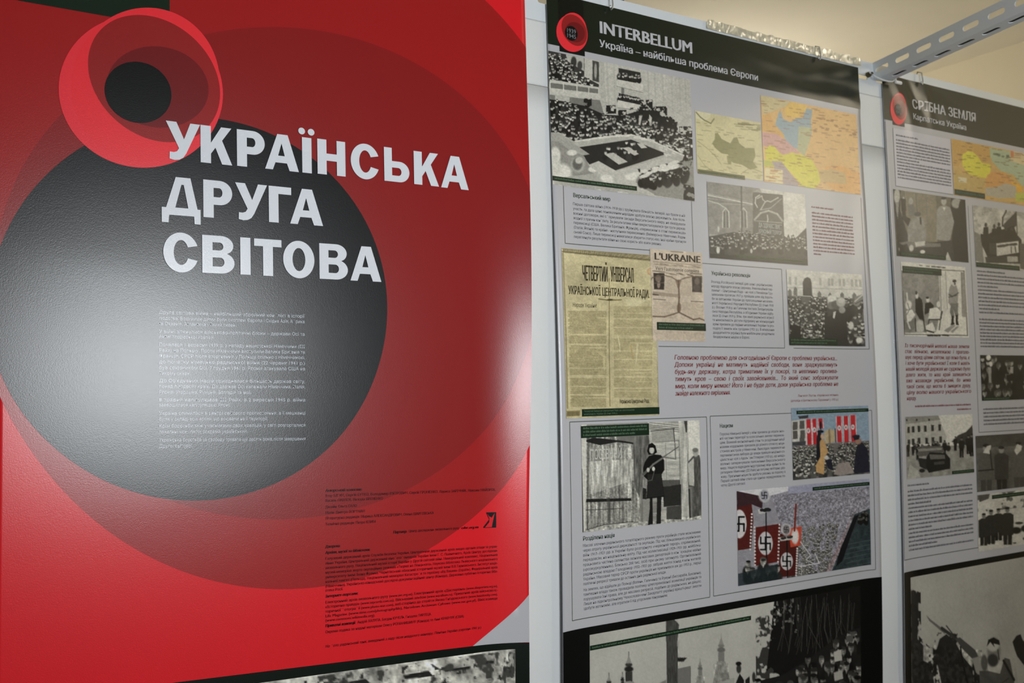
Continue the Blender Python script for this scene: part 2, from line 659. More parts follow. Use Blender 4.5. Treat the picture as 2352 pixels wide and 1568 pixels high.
class Pic:
    """a picture painted in the sketch coordinates of its four corners (tl, tr, br, bl)"""

    def __init__(s, nx, ny, corners, bg):
        s.nx, s.ny = nx, ny
        src = [(0, 0), (1, 0), (1, 1), (0, 1)]
        A, y = [], []
        for (u, v), (x_, y_) in zip(src, corners):
            A.append([u, v, 1, 0, 0, 0, -u * x_, -v * x_]); y.append(x_)
            A.append([0, 0, 0, u, v, 1, -u * y_, -v * y_]); y.append(y_)
        h = np.append(np.linalg.solve(np.array(A, float), np.array(y, float)), 1).reshape(3, 3)
        U, V = np.meshgrid(np.linspace(0, 1, nx), np.linspace(0, 1, ny))
        w = h[2, 0] * U + h[2, 1] * V + h[2, 2]
        s.X = (h[0, 0] * U + h[0, 1] * V + h[0, 2]) / w
        s.Y = (h[1, 0] * U + h[1, 1] * V + h[1, 2]) / w
        s.U, s.V = U, V
        s.dx = abs(s.X[0, 1] - s.X[0, 0]); s.dy = abs(s.Y[1, 0] - s.Y[0, 0])
        s.im = np.zeros((ny, nx, 3)) + s.c(bg)
        s.rnd = random.Random(7)

    @staticmethod
    def c(g):
        if isinstance(g, (int, float)):
            return np.array([g * 1.0, g * 0.985, g * 0.925])
        return np.array(g, float)

    def put(s, sl, mask, col, a=1.0):
        mk = (mask * a)[..., None]
        s.im[sl] = s.im[sl] * (1 - mk) + s.c(col) * mk

    def win(s, x0, y0, x1, y1):
        px, py = 3 * s.dx, 3 * s.dy
        ok = (s.X > x0 - px) & (s.X < x1 + px) & (s.Y > y0 - py) & (s.Y < y1 + py)
        r = np.where(ok.any(1))[0]; c = np.where(ok.any(0))[0]
        if not len(r) or not len(c):
            return None
        return slice(r[0], r[-1] + 1), slice(c[0], c[-1] + 1)

    def pmask(s, pts, sl):
        X, Y = s.X[sl], s.Y[sl]
        out = np.zeros(X.shape)
        for ox, oy in ((-.25, -.25), (.25, -.25), (-.25, .25), (.25, .25)):
            x, y = X + ox * s.dx, Y + oy * s.dy
            ins = np.zeros(X.shape, bool)
            n = len(pts)
            for i in range(n):
                x1, y1 = pts[i]; x2, y2 = pts[(i + 1) % n]
                if y1 == y2:
                    continue
                c = (y1 > y) != (y2 > y)
                ins ^= c & (x < (x2 - x1) * (y - y1) / (y2 - y1) + x1)
            out += ins * .25
        return out

    def poly(s, pts, col, a=1.0):
        xs = [p[0] for p in pts]; ys = [p[1] for p in pts]
        sl = s.win(min(xs), min(ys), max(xs), max(ys))
        if sl: s.put(sl, s.pmask(pts, sl), col, a)

    def ell(s, cx, cy, rx, ry, col, rot=0.0, a=1.0, soft=.18):
        R = max(rx, ry) * (1 + soft)
        sl = s.win(cx - R, cy - R, cx + R, cy + R)
        if not sl: return
        ca, sa = math.cos(RAD(rot)), math.sin(RAD(rot))
        dx, dy = s.X[sl] - cx, s.Y[sl] - cy
        d = np.sqrt(((dx * ca + dy * sa) / rx) ** 2 + ((-dx * sa + dy * ca) / ry) ** 2)
        s.put(sl, np.clip((1 + soft - d) / (2 * soft), 0, 1), col, a)

    def line(s, pts, w, col, a=1.0):
        for (x1, y1), (x2, y2) in zip(pts[:-1], pts[1:]):
            sl = s.win(min(x1, x2) - w, min(y1, y2) - w, max(x1, x2) + w, max(y1, y2) + w)
            if not sl: continue
            X, Y = s.X[sl], s.Y[sl]
            L2 = (x2 - x1) ** 2 + (y2 - y1) ** 2 + 1e-9
            t = np.clip(((X - x1) * (x2 - x1) + (Y - y1) * (y2 - y1)) / L2, 0, 1)
            d = np.hypot(X - x1 - t * (x2 - x1), Y - y1 - t * (y2 - y1))
            s.put(sl, np.clip((w / 2 + s.dx * .5 - d) / s.dx, 0, 1), col, a)

    def grain(s, amp, scale, seed=1, pts=None, sx=1.0, sy=1.0):
        """multiply by noise, inside an outline if given; sx, sy stretch it"""
        sl = (slice(None), slice(None)); mk = 1.0
        if pts:
            xs = [p[0] for p in pts]; ys = [p[1] for p in pts]
            sl = s.win(min(xs), min(ys), max(xs), max(ys))
            if not sl: return
            mk = s.pmask(pts, sl)
        n = fbm(s.X[sl] / sx, s.Y[sl] / sy, scale, seed) - .5
        s.im[sl] = np.clip(s.im[sl] * (1 + (amp * 2 * n * mk))[..., None], 0, 255)

    def blot(s, pts, col, scale, thr, seed=3, a=1.0):
        """noise-shaped patches (foliage, rubble) inside an outline"""
        xs = [p[0] for p in pts]; ys = [p[1] for p in pts]
        sl = s.win(min(xs), min(ys), max(xs), max(ys))
        if not sl: return
        n = fbm(s.X[sl], s.Y[sl], scale, seed)
        s.put(sl, s.pmask(pts, sl) * np.clip((n - thr) * 12, 0, 1), col, a)

    def inside(s, pts, x, y):
        ins = False
        for i in range(len(pts)):
            x1, y1 = pts[i]; x2, y2 = pts[(i + 1) % len(pts)]
            if (y1 > y) != (y2 > y) and x < (x2 - x1) * (y - y1) / (y2 - y1) + x1:
                ins = not ins
        return ins

    def crowd(s, pts, n, h0, h1, body=(20, 55), face=(150, 225), seed=0, ratio=1.25, hat=0.0):
        rnd = random.Random(seed)
        xs = [p[0] for p in pts]; ys = [p[1] for p in pts]
        P = []
        while len(P) < n:
            x, y = rnd.uniform(min(xs), max(xs)), rnd.uniform(min(ys), max(ys))
            if s.inside(pts, x, y): P.append((y, x))
        P.sort()
        for y, x in P:
            t = (y - min(ys)) / (max(ys) - min(ys) + 1e-6)
            r = (h0 + (h1 - h0) * t) * rnd.uniform(.8, 1.15)
            g = rnd.uniform(*body)
            s.ell(x + rnd.uniform(-.3, .3) * r, y + 2.9 * r, 1.75 * r, 2.3 * r, g)
            f = rnd.uniform(*face)
            s.ell(x, y, r * .8, r * ratio * .85, f, rnd.uniform(-15, 15))
            if r > 22:   # large enough to show a face
                sd = rnd.choice((-1, 1))
                s.ell(x + sd * .45 * r, y + .1 * r, r * .42, r * .95, f * .62, 0, .8, .4)
                s.line([(x - .5 * r, y - .12 * r), (x + .5 * r, y - .12 * r)], .26 * r, f * .45, .75)
                s.line([(x, y - .1 * r), (x + sd * .08 * r, y + .3 * r)], .16 * r, f * .6, .7)
                s.line([(x - .28 * r, y + .55 * r), (x + .28 * r, y + .55 * r)], .2 * r, f * .45, .75)
                s.poly([(x - .3 * r, y + 1.0 * r), (x + .3 * r, y + 1.0 * r), (x, y + 2.1 * r)], min(235, f * 1.1), .7)
            if rnd.random() < hat:
                s.ell(x, y - r * .75, r * 1.05, r * .5, rnd.uniform(20, 60))
            else:
                s.ell(x, y - r * .75, r * .8, r * .42, rnd.uniform(25, 90))

    def person(s, x, y, h, coat=40, legs=30, face=190, hat=None, w=1.0, coatlen=.45):
        """standing figure: feet at (x, y), height h"""
        s.poly([(x - .09 * h * w, y), (x - .01 * h, y), (x, y - .45 * h), (x + .01 * h, y), (x + .09 * h * w, y), (x + .11 * h * w, y - .5 * h),
                (x - .11 * h * w, y - .5 * h)], legs)
        s.poly([(x - .13 * h * w, y - coatlen * h), (x + .13 * h * w, y - coatlen * h), (x + .14 * h * w, y - .78 * h), (x + .06 * h * w, y - .84 * h),
                (x - .06 * h * w, y - .84 * h), (x - .14 * h * w, y - .78 * h)], coat)
        s.ell(x, y - .915 * h, .055 * h, .075 * h, face)
        s.ell(x, y - .965 * h, .06 * h, .035 * h, coat if hat is None else hat)

    def dashes(s, pts, n, lo, hi, hgt, col, a=.6, seed=0):
        """tiny map lettering"""
        rnd = random.Random(seed)
        xs = [p[0] for p in pts]; ys = [p[1] for p in pts]
        k = 0
        while k < n:
            x, y = rnd.uniform(min(xs), max(xs)), rnd.uniform(min(ys), max(ys))
            if s.inside(pts, x, y):
                L = rnd.uniform(lo, hi)
                s.line([(x, y), (x + L, y + L * .12)], hgt, col, a)
                k += 1

    def columns(s, x0, x1, y0, y1, pitch, col, seed, slope=0.0, a=.75, fill=.9):
        """a column of unreadable print"""
        rnd = random.Random(seed)
        y = y0
        while y < y1:
            x = x0 + (12 if rnd.random() < .12 else 0)
            e = x1 if rnd.random() > .1 else x0 + (x1 - x0) * rnd.uniform(.3, .8)
            while x < e:
                L = min(rnd.uniform(8, 42), e - x)
                s.line([(x, y + slope * (x - x0)), (x + L, y + slope * (x + L - x0))], pitch * .5, col, a * rnd.uniform(.6, 1))
                x += L + 7
            y += pitch

    def build(s, b, name, parent, u0_, v0_, u1_, v1_, layer, label=None, grit=.10):
        s.grain(grit * .6, 5.5 * s.dx, 77); s.grain(grit, 2.0 * s.dx, 91)
        im = np.clip(s.im, 0, 255)
        U = u0_ + (u1_ - u0_) * s.U; V = v0_ + (v1_ - v0_) * s.V
        me = mesh_np(name, to3(b, U.ravel(), V.ravel(), layer), grid_idx(s.nx, s.ny))
        ca = me.color_attributes.new('print', 'FLOAT_COLOR', 'POINT')
        L = np.ones((s.nx * s.ny, 4), dtype=np.float32)
        L[:, :3] = lin(im.reshape(-1, 3))
        ca.data.foreach_set('color', L.ravel())
        me.polygons.foreach_set('use_smooth', [True] * len(me.polygons))
        o = link(name, me, vinyl(None), parent)
        if label: o['label'] = label
        return o


# ------------------------------------------------------------------ lettering data
INTRO = [
    ('Друга світова війна – найбільший збройний конфлікт в історії', 1, 632.3),
    ('людства. Воєнними діями були охоплені Європа і Східна Азія, Африка', 1, 641.0),
    ('та Океанія, Атлантика і Тихий океан.', 0, 649.0),
    ('У війні зіткнулися військово-політичні блоки – держави Осі та', 1, 660.8),
    ('Антигітлерівської коаліції.', 0, 668.4),
    ('Почалася 1 вересня 1939 р. з нападу нацистської Німеччини (ІІІ', 1, 680.4),
    ('Райх) на Польщу. Проти Німеччини виступили Велика Британія та', 1, 689.0),
    ('Франція. СРСР після вторгнення у Польщу спільно з Німеччиною,', 1, 697.4),
    ('до початку німецько-радянської війни (22 червня 1941 р.)', 1, 706.3),
    ('був союзником Осі. 7 грудня 1941 р. Японія атакувала США на', 1, 715.0),
    ('Тихому океані.', 0, 723.6),
    ('До Об\'єднаних Націй приєдналася більшість держав світу,', 1, 734.8),
    ('понад п\'ятдесят країн. До держав Осі належали Німеччина, Італія,', 1, 743.1),
    ('Японія, Угорщина, Румунія, Болгарія та інші.', 0, 752.0),
    ('8 травня капітулював ІІІ Райх, а 2 вересня 1945 р. війна', 1, 763.4),
    ('завершилася капітуляцією Японії.', 0, 771.2),
    ('Україна опинилася в центрі світового протистояння, а її мешканці', 1, 783.7),
    ('були у складі всіх армій, що воювали на її території.', 0, 792.3),
    ('Крім боротьби між учасниками двох коаліцій, у світі розгорталися', 1, 802.5),
    ('локальні конфлікти, зокрема український.', 0, 811.4),
    ('Українська боротьба за свободу тривала ще десять років після завершення', 1, 823.6),
    ('Другої світової.', 0, 832.5)]
CREDITS = [
    ('Ігор БІГУН, Сергій БУТКО, Володимир В\'ЯТРОВИЧ, Сергій ГРОМЕНКО, Лариса ЗАРІЧНЯК, Максим МАЙОРОВ,', 469.4, 791.3, 913.8),
    ('Василь ПАВЛОВ, Вікторія ЯРЕМЕНКО', 469.4, 571.3, 921.4), ('Дизайн: Ольга САЛО', 469.3, 524.1, 931.4),
    ('Мапи: Дмитро ВОРТМАН', 469.3, 538.2, 940.6), ('Літературна редакція: Марина АЛЕКСАНДРОВИЧ, Олена ШАРГОВСЬКА', 469.2, 666.3, 949.3),
    ('Технічна редакція: Петро КЛИМ', 469.2, 557.5, 958.6),
    ('Центр досліджень визвольного руху', 618, 716, 977.4),
    ('Галузевий державний архів Служби безпеки України, Центральний державний архів вищих органів влади та управ-', 468.9, 794.5, 1013.0),
    ('ління України, Центральний державний кінофотофоноархів України імені Г. С. Пшеничного, Архів Центру досліджень', 468.9, 794.5, 1020.3),
    ('визвольного руху, Національний музей історії України у Другій світовій війні. Меморіальний комплекс, Національний', 468.9, 794.5, 1027.6),
    ('музей-меморіал жертв окупаційних режимів «Тюрма на Лонцького», Наукова бібліотека Львівського національного', 468.9, 794.5, 1034.9),
    ('університету імені Івана Франка, Чернігівський обласний історичний музей імені В.В.Тарновського, Інститут націо-', 468.9, 794.3, 1042.1),
    ('нальної пам\'яті (Польща), Національний меморіал Катастрофи та героїзму «Яд Вашем» (Ізраїль), Федеральний архів', 468.9, 794.2, 1049.3),
    ('(Німеччина), Українсько-канадський дослідчо-документаційний центр (Канада), Державна публічна історична бібл-', 468.8, 794.1, 1056.5),
    ('отека Росії.', 468.8, 499.5, 1063.0),
    ('Електронний архів визвольного руху (www.avr.org.ua), Електронний архів «Діаспоріана» (www.diasporiana.org.ua),', 468.7, 793.9, 1081.8),
    ('«Історична правда» (www.istpravda.com.ua), Військовий альбом (www.waralbum.ru), Приватний архів військово-іс-', 468.7, 793.9, 1089.0),
    ('торичної фотографії (www.photo-war.com), веб-сторінка до століття Якова Гніздовського (www.hnizdovsky.com),', 468.7, 793.8, 1096.2),
    ('Life Magazine (www.time.com/photography/life), Narodowe Archiwum Cyfrowe (www.nac.gov.pl), Вікісховище', 468.7, 793.7, 1103.4),
    ('(www.commons.wikimedia.org).', 468.7, 555.7, 1110.2), ('Андрій ХАЛУПА, Богдан КУЧЕЛЬ, Гнодова ТИРЛІЦА.', 524, 660.6, 1118.6),
    ('Окрема подяка за надані матеріали Олегу РОМАНИШИНУ (Канада) та Анні КРАВЧУК (США)', 468.7, 724.2, 1128.4)]
CREDITS_B = [('Авторський колектив:', 469.5, 533.4, 905.5), ('Партнер:', 589, 615, 977.8), ('cdvr.org.ua', 720, 754.8, 977.4), ('Джерела:', 469, 494.8, 994.2),
             ('Архіви, музеї та бібліотеки:', 469, 547, 1003.6), ('Інтернет-портали:', 468.8, 525.4, 1072.3), ('Приватні колекції:', 468.7, 521, 1118.8)]
CREDITS_I = [('На фото: радянський танк, виведений з ладу після невдалого маневру, Північна Україна (серпень 1941 р.)', 468.7, 758.6, 1151.0)]
QUOTE2 = ['Головною проблемою для сьогоднішньої Європи є проблема українська...',
          'Допоки українці не матимуть надійної свободи, вони зраджуватимуть',
          'будь-яку державу, котра триматиме їх у покорі, та невпинно пролива-',
          'тимуть кров – свою і своїх завойовників... То який сенс зображувати',
          'мир, коли миру немає? Його і не буде доти, доки українська проблема не', 'знайде належного вирішення.']
ATTR2 = [('Ланселот Лоутон, «Українське питання»', 650, 784.6, 776.6), ('(доповідь в Британському Парламенті у 1935 р.)', 626.5, 784.2, 787.0)]
TEXT1 = ['Перша світова війна (1914–1918 рр.) зруйнувала більшість імперій, що брали в ній',
         'участь, та дала шанс поневоленим народам здобути власну державність. Але після-',
         'воєнні договори, які сформували засади Версальського миру, не ліквідували',
         'жодної з причин конфлікту. За результатами війни викристалізувалися три групи держав:',
         'переможці (США, Велика Британія, Франція), «переможені в стані переможців»',
         '(Італія, Японія) та країни – наступники переможених (Веймарська Німеччина, Радян-',
         'ський Союз). Лише переможці намагалися зберегти статус-кво, інші країни прагнули',
         'переглянути результати війни на свою користь або взяти реванш.']
TEXT2 = ['Розпад Російської імперії дав шанс українському', 'народу відродити власну державу. Революційний пар-',
         'ламент – Центральна Рада – на чолі з Михайлом Гру-', 'шевським протягом 1917 р. пройшов шлях від бороть-',
         'би за автономію України до проголошення незалеж-', 'ності Української Народної Республіки (22 січня 1918',
         'р.). Восени 1918 р. на Галичині постала Західноукраїн-', 'ська Народна Республіка, а об\'єднання України відбу-',
         'лося 22 січня 1919 р. Втім, три хвилі радянської агресії', 'та неможливість дістати підтримку на міжнародній',
         'арені призвели до падіння незалежної України та роз-', 'поділу її земель між сусідами (1921 р.). В міжвоєнне',
         'двадцятиліття українці були найбільшою розділеною', 'бездержавною нацією в Європі.']
TEXT3A = ['Масові злочини радянського тоталітарного режиму проти українців стали можливими',
          'через втрату української державності та окупацію. Під час більшовицько-українських',
          'війн 1917–1921 рр. в Україні було розгорнуто «червоний терор», спрямований,',
          'передовсім, на національну еліту. Під час колективізації 1929–1931 рр. найбільш',
          'працьовита частина селянства зазнала масових депортацій із конфіскацією майна',
          '(«розкуркулення»). Близько 200 тис. осіб при цьому загинуло. Організований',
          'радянською владою Голодомор 1932–1933 рр. забрав життя понад 4 млн жителів',
          'України. Масовий терор СРСР проти українців не припинявся аж до 1953 р., перші',
          'політичні репресії тривали до останніх днів радянської влади.']
TEXT3B = ['На землях, що відійшли до Польщі (Волинь, Галичина) та Румунії (Бессарабія, Буковина),',
          'тамтешня влада також провадила політику цілеспрямованої асиміляції українців та',
          'порушувала їхні права, але до масових репресій, подібних до радянських, не дійшло.',
          'Лише на підконтрольному Чехословаччині Закарпатті українці врешті-решт змогли',
          'здобути автономію, але втратили її під угорським пануванням.']
TEXT4 = ['Поразка Німецької імперії у війні призвела до втрати знач-', 'ної частини території та колосальних виплат перемож-',
         'цям. Важкий економічний стан та розділення нації', 'новими кордонами призвели до різкого сплеску наци-',
         'стських настроїв у Німеччині. Внаслідок перемоги на', 'парламентських виборах до влади прийшли націонал-со-',
         'ціалісти на чолі з Адольфом Гітлером (1933 р.), що невдо-', 'волено заперечували положення Версальського',
         'миру. Нацисти відродили індустріальну міць країни та пе-', 'ретворили Німеччину (ІІІ Райх) на потужну мілітарну дер-',
         'жаву. Прагнення нацистів здобути реванш за поразку в', 'Першій світовій війні стало ще однією передумовою по-',
         'чатку Другої світової.']
QUOTE3 = ['Із тисячорічній неволі наша земля', 'стає вільною, незалежною і проголо-', 'шує перед цілим світом, що вона була, є',
          'і хоче бути українською! І коли б навіть', 'нашій молодій державі не суджено було', 'довго жити, то наш край залишиться',
          'вже назавжди український, бо нема', 'такої сили, що могла б знищити душу,', 'цілу волю нашого українського', 'народу.']
OTHER = ("INTERBELLUM Україна – найбільша проблема Європи СРІБНА ЗЕМЛЯ Карпатська Україна 1939 1945 Версальський мир Українська революція "
         "Розділена нація Нацизм ЧЕТВЕРТИЙ УНІВЕРСАЛ УКРАЇНСЬКОЇ ЦЕНТРАЛЬНОЇ РАДИ. Народе України! Українська Центральна Рада. L'UKRAINE "
         "Vers l'autonomie complète Четвертий Універсал Центральної Ради, що проголошував незалежність України (22 січня 1918 р.) "
         "ДА ЗДРАВСТВУЕТ КРАСНЫЙ ТЕРРОР ПОСІВНИЙ Стан")
build_glyphs(''.join(l[0] for l in INTRO + CREDITS + CREDITS_B + CREDITS_I + ATTR2) + ''.join(QUOTE2 + TEXT1 + TEXT2 + TEXT3A + TEXT3B + TEXT4 + QUOTE3) + OTHER)

C_GREY = vinyl((188, 187, 190))
C_HEAD = vinyl((27, 35, 24))
C_HEADBLK = vinyl((20, 22, 17))
C_BLACK = vinyl((14, 16, 14))
C_TITLE = vinyl((222, 226, 232))
C_SOFTW = vinyl((200, 200, 204))
C_BODY = vinyl((62, 62, 66))
C_HGREEN = vinyl((38, 56, 36))
C_RED = vinyl((128, 40, 38))
C_CAP = vinyl((24, 44, 28))
C_CAPT = vinyl((92, 116, 92))
C_FAINT = vinyl((92, 92, 95))
C_LINE = vinyl((52, 62, 42))


def banner(b, label):
    e = empty('vinyl_banner', (BN[b]['x0'], 0.0, ZT - BLEN / 1000), label, 'banner', 'hanging exhibition banners')
    return e


def sheet(b, e, mat):
    """the vinyl itself, with a back face 0.6 mm behind"""
    o = rect(b, 'vinyl_sheet', e, -6 if b == 1 else 0, 0, BN[b]['W'], BLEN, mat, 0)
    md = o.modifiers.new('thickness', 'SOLIDIFY')
    md.thickness = 0.0006
    md.offset = -1.0
    return o


def emblem(b, e, cx, cy, k, ky=None, numbers=True, lay=4):
    """poppy mark of overlapping ovals; k scales the large one of the title banner"""
    ky = ky or k
    T = lambda pts: [(cx + (x - 182) * k, cy + (y - 305.6) * ky) for x, y in pts]
    pe_ = shape(b, 'poppy_emblem', e, [[T(oval(190.3, 302.3, 123.5, 109.5, 139.7))]], vinyl((240, 54, 64)), lay)
    shape(b, 'petal', pe_, [[T(oval(196.3, 290.6, 122.4, 101.2, -59.5))]], vinyl((240, 52, 60)), lay + .3)
    shape(b, 'inner_petal', pe_, [[T(oval(207.7, 281.2, 99, 90.9, -141.6))]], vinyl((152, 36, 36)), lay + 1)
    shape(b, 'inner_petal', pe_, [[T(oval(211.8, 292.9, 74.9, 60.8, 164.3))]], vinyl((116, 27, 29)), lay + 2)
    shape(b, 'poppy_centre', pe_, [[T(oval(182, 305.6, 48.5, 45.1, 149.8))]], vinyl((17, 17, 17)), lay + 3)
    if numbers:
        text(b, 'year_numerals', pe_, [('1939', cx - 12.5 * k / .32, cx + 11.5 * k / .32, cy - .5), ('1945', cx - 12.5 * k / .32, cx + 11.5 * k / .32, cy + 9.5 * ky / .32)],
             12 * ky / .32, vinyl((130, 132, 138)), lay + 4)
    return pe_


def frame(b, e, u0_, v0_, u1_, v1_, t=1.3, lay=1, sides='lrtb', mat=None):
    bm_sides = {'l': (u0_ - t / 2, v0_, u0_ + t / 2, v1_), 'r': (u1_ - t / 2, v0_, u1_ + t / 2, v1_),
                't': (u0_, v0_ - t / 2, u1_, v0_ + t / 2), 'b': (u0_, v1_ - t / 2, u1_, v1_ + t / 2)}
    for s_ in sides:
        rect(b, 'frame_line', e, *bm_sides[s_], mat or C_LINE, lay)


def block(b, name, e, strings, u0_, u1_, v0_, v1_, em, mat, lay, bold=0, slant=0, last=None, cond=.92):
    n = len(strings)
    rows = [(s_, u0_, u1_ if i < n - 1 else (None if last is None else last), v0_ + (v1_ - v0_) * i / (n - 1)) for i, s_ in enumerate(strings)]
    return text(b, name, e, rows, em, mat, lay, bold, slant, cond)


def caption(b, parent, u0_, v0_, u1_, v1_, lay, rows=1, seed=1, strings=None, mat=None):
    c = rect(b, 'caption_bar', parent, u0_, v0_, u1_, v1_, mat or C_CAP, lay)
    h = (v1_ - v0_) / (rows + .5)
    if strings:
        text(b, 'caption_text', parent, [(s_, u0_ + 5, None, v0_ + h * (i + 1)) for i, s_ in enumerate(strings)], h * .85, C_CAPT, lay + 1)
    else:
        rs_ = [(u0_ + 5, u1_ - 6 - (30 if (i == rows - 1 and rows > 1) else 0), v0_ + h * (i + .95)) for i in range(rows)]
        blurred_lines(b, 'caption_text', parent, rs_, h * .42, C_CAPT, lay + 1, seed)
    return c


# ================================================================== banner 1: red poppy title banner
e1 = banner(1, 'large red banner with big black poppy centre and white three-line title')
sheet(1, e1, vinyl((224, 32, 40)))
CL = (-6, 0, 880, BLEN)
# grey corner left free by the outermost red oval
shape(1, 'grey_corner', e1, [[[(743, 1179), (791, 1150), (834, 1125), (866, 1106), (880, 1097), (880, 1181), (740, 1181)]]], C_GREY, 1)
gb = rect(1, 'green_block', e1, 0, 0, 228, 199, vinyl((24, 40, 26)), 3)
shape(1, 'red_oval', e1, [[oval(487.3, 512.6, 558.9, 506.7, -55.2, 160)]], vinyl((164, 31, 31)), 1, 10, clip=CL)
shape(1, 'red_oval', e1, [[[(-6, 0), (200, 0), (200, 400), (60, 600), (-6, 668)]]], vinyl((164, 31, 31)), 1.5, 10)
shape(1, 'dark_red_oval', e1, [[oval(449.7, 552.7, 461.4, 388.5, 166, 140)]], vinyl((142, 30, 30)), 2, 10, clip=CL)
shape(1, 'black_oval', e1, [[oval(284.3, 620.5, 302.4, 287.7, 150.3, 140)]], vinyl((22, 22, 23)), 3, clip=CL)
emblem(1, e1, 182, 305.6, 1.0, numbers=False)
# title letters, each placed where it stands
CAPH = 57.6
tt = empty_t = None
LET = [('У', 221, 400.3), ('К', 272.6, 400), ('Р', 328.9, 399.4), ('А', 373.8, 399), ('Ї', 435.6, 398.8), ('Н', 461.8, 398), ('С', 520.4, 397.6), ('Ь', 581.5, 397.5),
       ('К', 637.9, 397.7), ('А', 690.7, 398.2),
       ('Д', 214.3, 484.2), ('Р', 276.1, 483.6), ('У', 325.5, 483.2), ('Г', 379.1, 483.2), ('А', 413.9, 483),
       ('С', 216.2, 568.6), ('В', 273.8, 568.4), ('І', 332.5, 568.2), ('Т', 354.6, 568.4), ('О', 401.5, 568.6), ('В', 462.5, 568.8), ('А', 516.4, 569.1)]
for c_, x_, y_ in LET:
    shape(1, 'title_letter', e1, [[[(x_ + p[0] * CAPH, y_ - p[1] * CAPH) for p in l] for l in g] for g in heavy(c_)], C_TITLE, 9, 60, smooth=False)
text(1, 'introduction_text', e1, [(s_, 209.5, 436.6 if j else None, v_) for s_, j, v_ in INTRO], 7.1, vinyl((190, 196, 204)), 5)
M_cred = vinyl((70, 16, 20))
text(1, 'credits_text', e1, CREDITS, 6.0, M_cred, 5)
for ln in CREDITS_B:
    text(1, 'credits_heading', e1, [ln], 6.2, vinyl((52, 12, 16)), 5, bold=.03, slant=.15)
text(1, 'credits_text', e1, CREDITS_I, 6.0, M_cred, 5, slant=.2)
lg = shape(1, 'partner_logo', e1, [[[(770.6, 951), (791.9, 951.2), (791.6, 978.1), (764.6, 977.6), (764.6, 976.6), (777, 963.5)]]], vinyl((18, 16, 18)), 5)
shape(1, 'logo_figure', lg, [[[(772.5, 953.5), (778, 959.5), (780, 958.5), (781.5, 961), (788.5, 952.5), (784.5, 966.5), (781.8, 976.8), (767.5, 976.8), (776.5, 968.2),
                              (777, 961.5)]]], vinyl((224, 32, 40)), 6)
shape(1, 'bottom_band', e1, [[[(0, 1172.5), (232, 1174.4), (524, 1177), (700, 1179), (880, 1181.5), (880, 1890), (0, 1890)]]], vinyl((16, 24, 18)), 2)
p = Pic(330, 60, [(360, 330), (2035, 228), (2035, 460), (360, 560)], 196)
p.grain(.35, 60, 3); p.grain(.45, 18, 5)
p.poly([(360, 330), (1060, 300), (1200, 350), (980, 420), (360, 480)], 205)
for q in [[(940, 352), (1060, 345), (1190, 330), (1180, 350), (1060, 366), (950, 372)], [(1050, 380), (1240, 372), (1280, 345), (1400, 330), (1330, 350), (1270, 395), (1060, 400)],
          [(1270, 300), (1340, 310), (1420, 300), (1440, 320), (1380, 345), (1290, 350)], [(1855, 268), (1930, 272), (1930, 282), (1860, 284)],
          [(1560, 300), (1660, 290), (1680, 312), (1570, 314)], [(1720, 292), (1830, 285), (1830, 296), (1730, 300)]]:
    p.poly(q, 40)
p.blot([(1250, 280), (2035, 235), (2035, 460), (1250, 460)], 70, 36, .60, 4)
p.blot([(360, 350), (2035, 235), (2035, 460), (360, 560)], 55, 22, .66, 9)
p.build(1, 'photo_print', e1, 20, 1192, 836, 1300, 3, 'black and white photograph of a wrecked tank among rubble')

# ================================================================== banner 2: two maps, newspapers, rally photographs
e2 = banner(2, 'grey banner with dark header INTERBELLUM, two maps and many old photographs')
sheet(2, e2, C_GREY)
hd = rect(2, 'header_band', e2, 0, 0, 908, 101, C_HEAD, 1)
rect(2, 'emblem_block', hd, 27, 0, 87.5, 111, C_HEADBLK, 2)
emblem(2, e2, 55.5, 71.5, .318, .318, lay=3)
text(2, 'title_text', e2, [('INTERBELLUM', 124.7, 372.5, 57.5)], 34.5, C_SOFTW, 3, bold=.035)
text(2, 'subtitle_text', e2, [('Україна – найбільша проблема Європи', 123.8, 564.7, 85.6)], 20.5, C_SOFTW, 3, bold=.022)

# --- peace conference
frame(2, e2, 25.6, 300, 353, 479, sides='lrb')
p = Pic(290, 290, [(238, 455), (1505, 722), (1553, 1818), (275, 1655)], 200)
p.grain(.06, 200, 2)
for x in (700, 760, 820, 1120, 1180, 1250, 1330, 1400, 1450):
    p.line([(x, 560), (x + 22, 1000)], 14, 178, .5)
p.line([(1080, 800), (1530, 1110)], 5, 165, .5)
p.poly([(238, 455), (560, 525), (560, 690), (690, 760), (690, 800), (245, 722)], 62)
p.poly([(395, 480), (556, 525), (556, 640), (505, 610), (440, 570), (405, 550)], 190)
p.ell(465, 560, 26, 50, 60)
p.ell(520, 590, 22, 40, 70)
p.crowd([(242, 470), (390, 500), (430, 570), (520, 620), (560, 700), (680, 770), (400, 745), (245, 715)], 100, 11, 13, seed=3)
p.poly([(250, 712), (690, 785), (695, 893), (250, 846)], 205)
p.poly([(255, 742), (690, 802), (690, 842), (255, 788)], 120)
for x in (255, 375, 495, 600, 688):
    p.line([(x, 738 + (x - 255) * .14), (x, 800 + (x - 255) * .14)], 9, 215)
p.poly([(632, 545), (690, 560), (692, 742), (632, 725)], 74); p.ell(660, 640, 12, 70, 170)
p.poly([(695, 540), (735, 548), (760, 1000), (735, 1000)], 188)
p.poly([(865, 615), (1060, 655), (1060, 750), (865, 712)], 48)
p.crowd([(868, 650), (1056, 680), (1056, 705), (868, 690)], 22, 11, 11, seed=5)
p.poly([(850, 715), (1085, 762), (1085, 832), (850, 775)], 212); p.line([(850, 778), (1085, 836)], 6, 150)
p.poly([(890, 790), (915, 795), (915, 850), (890, 845)], 120)
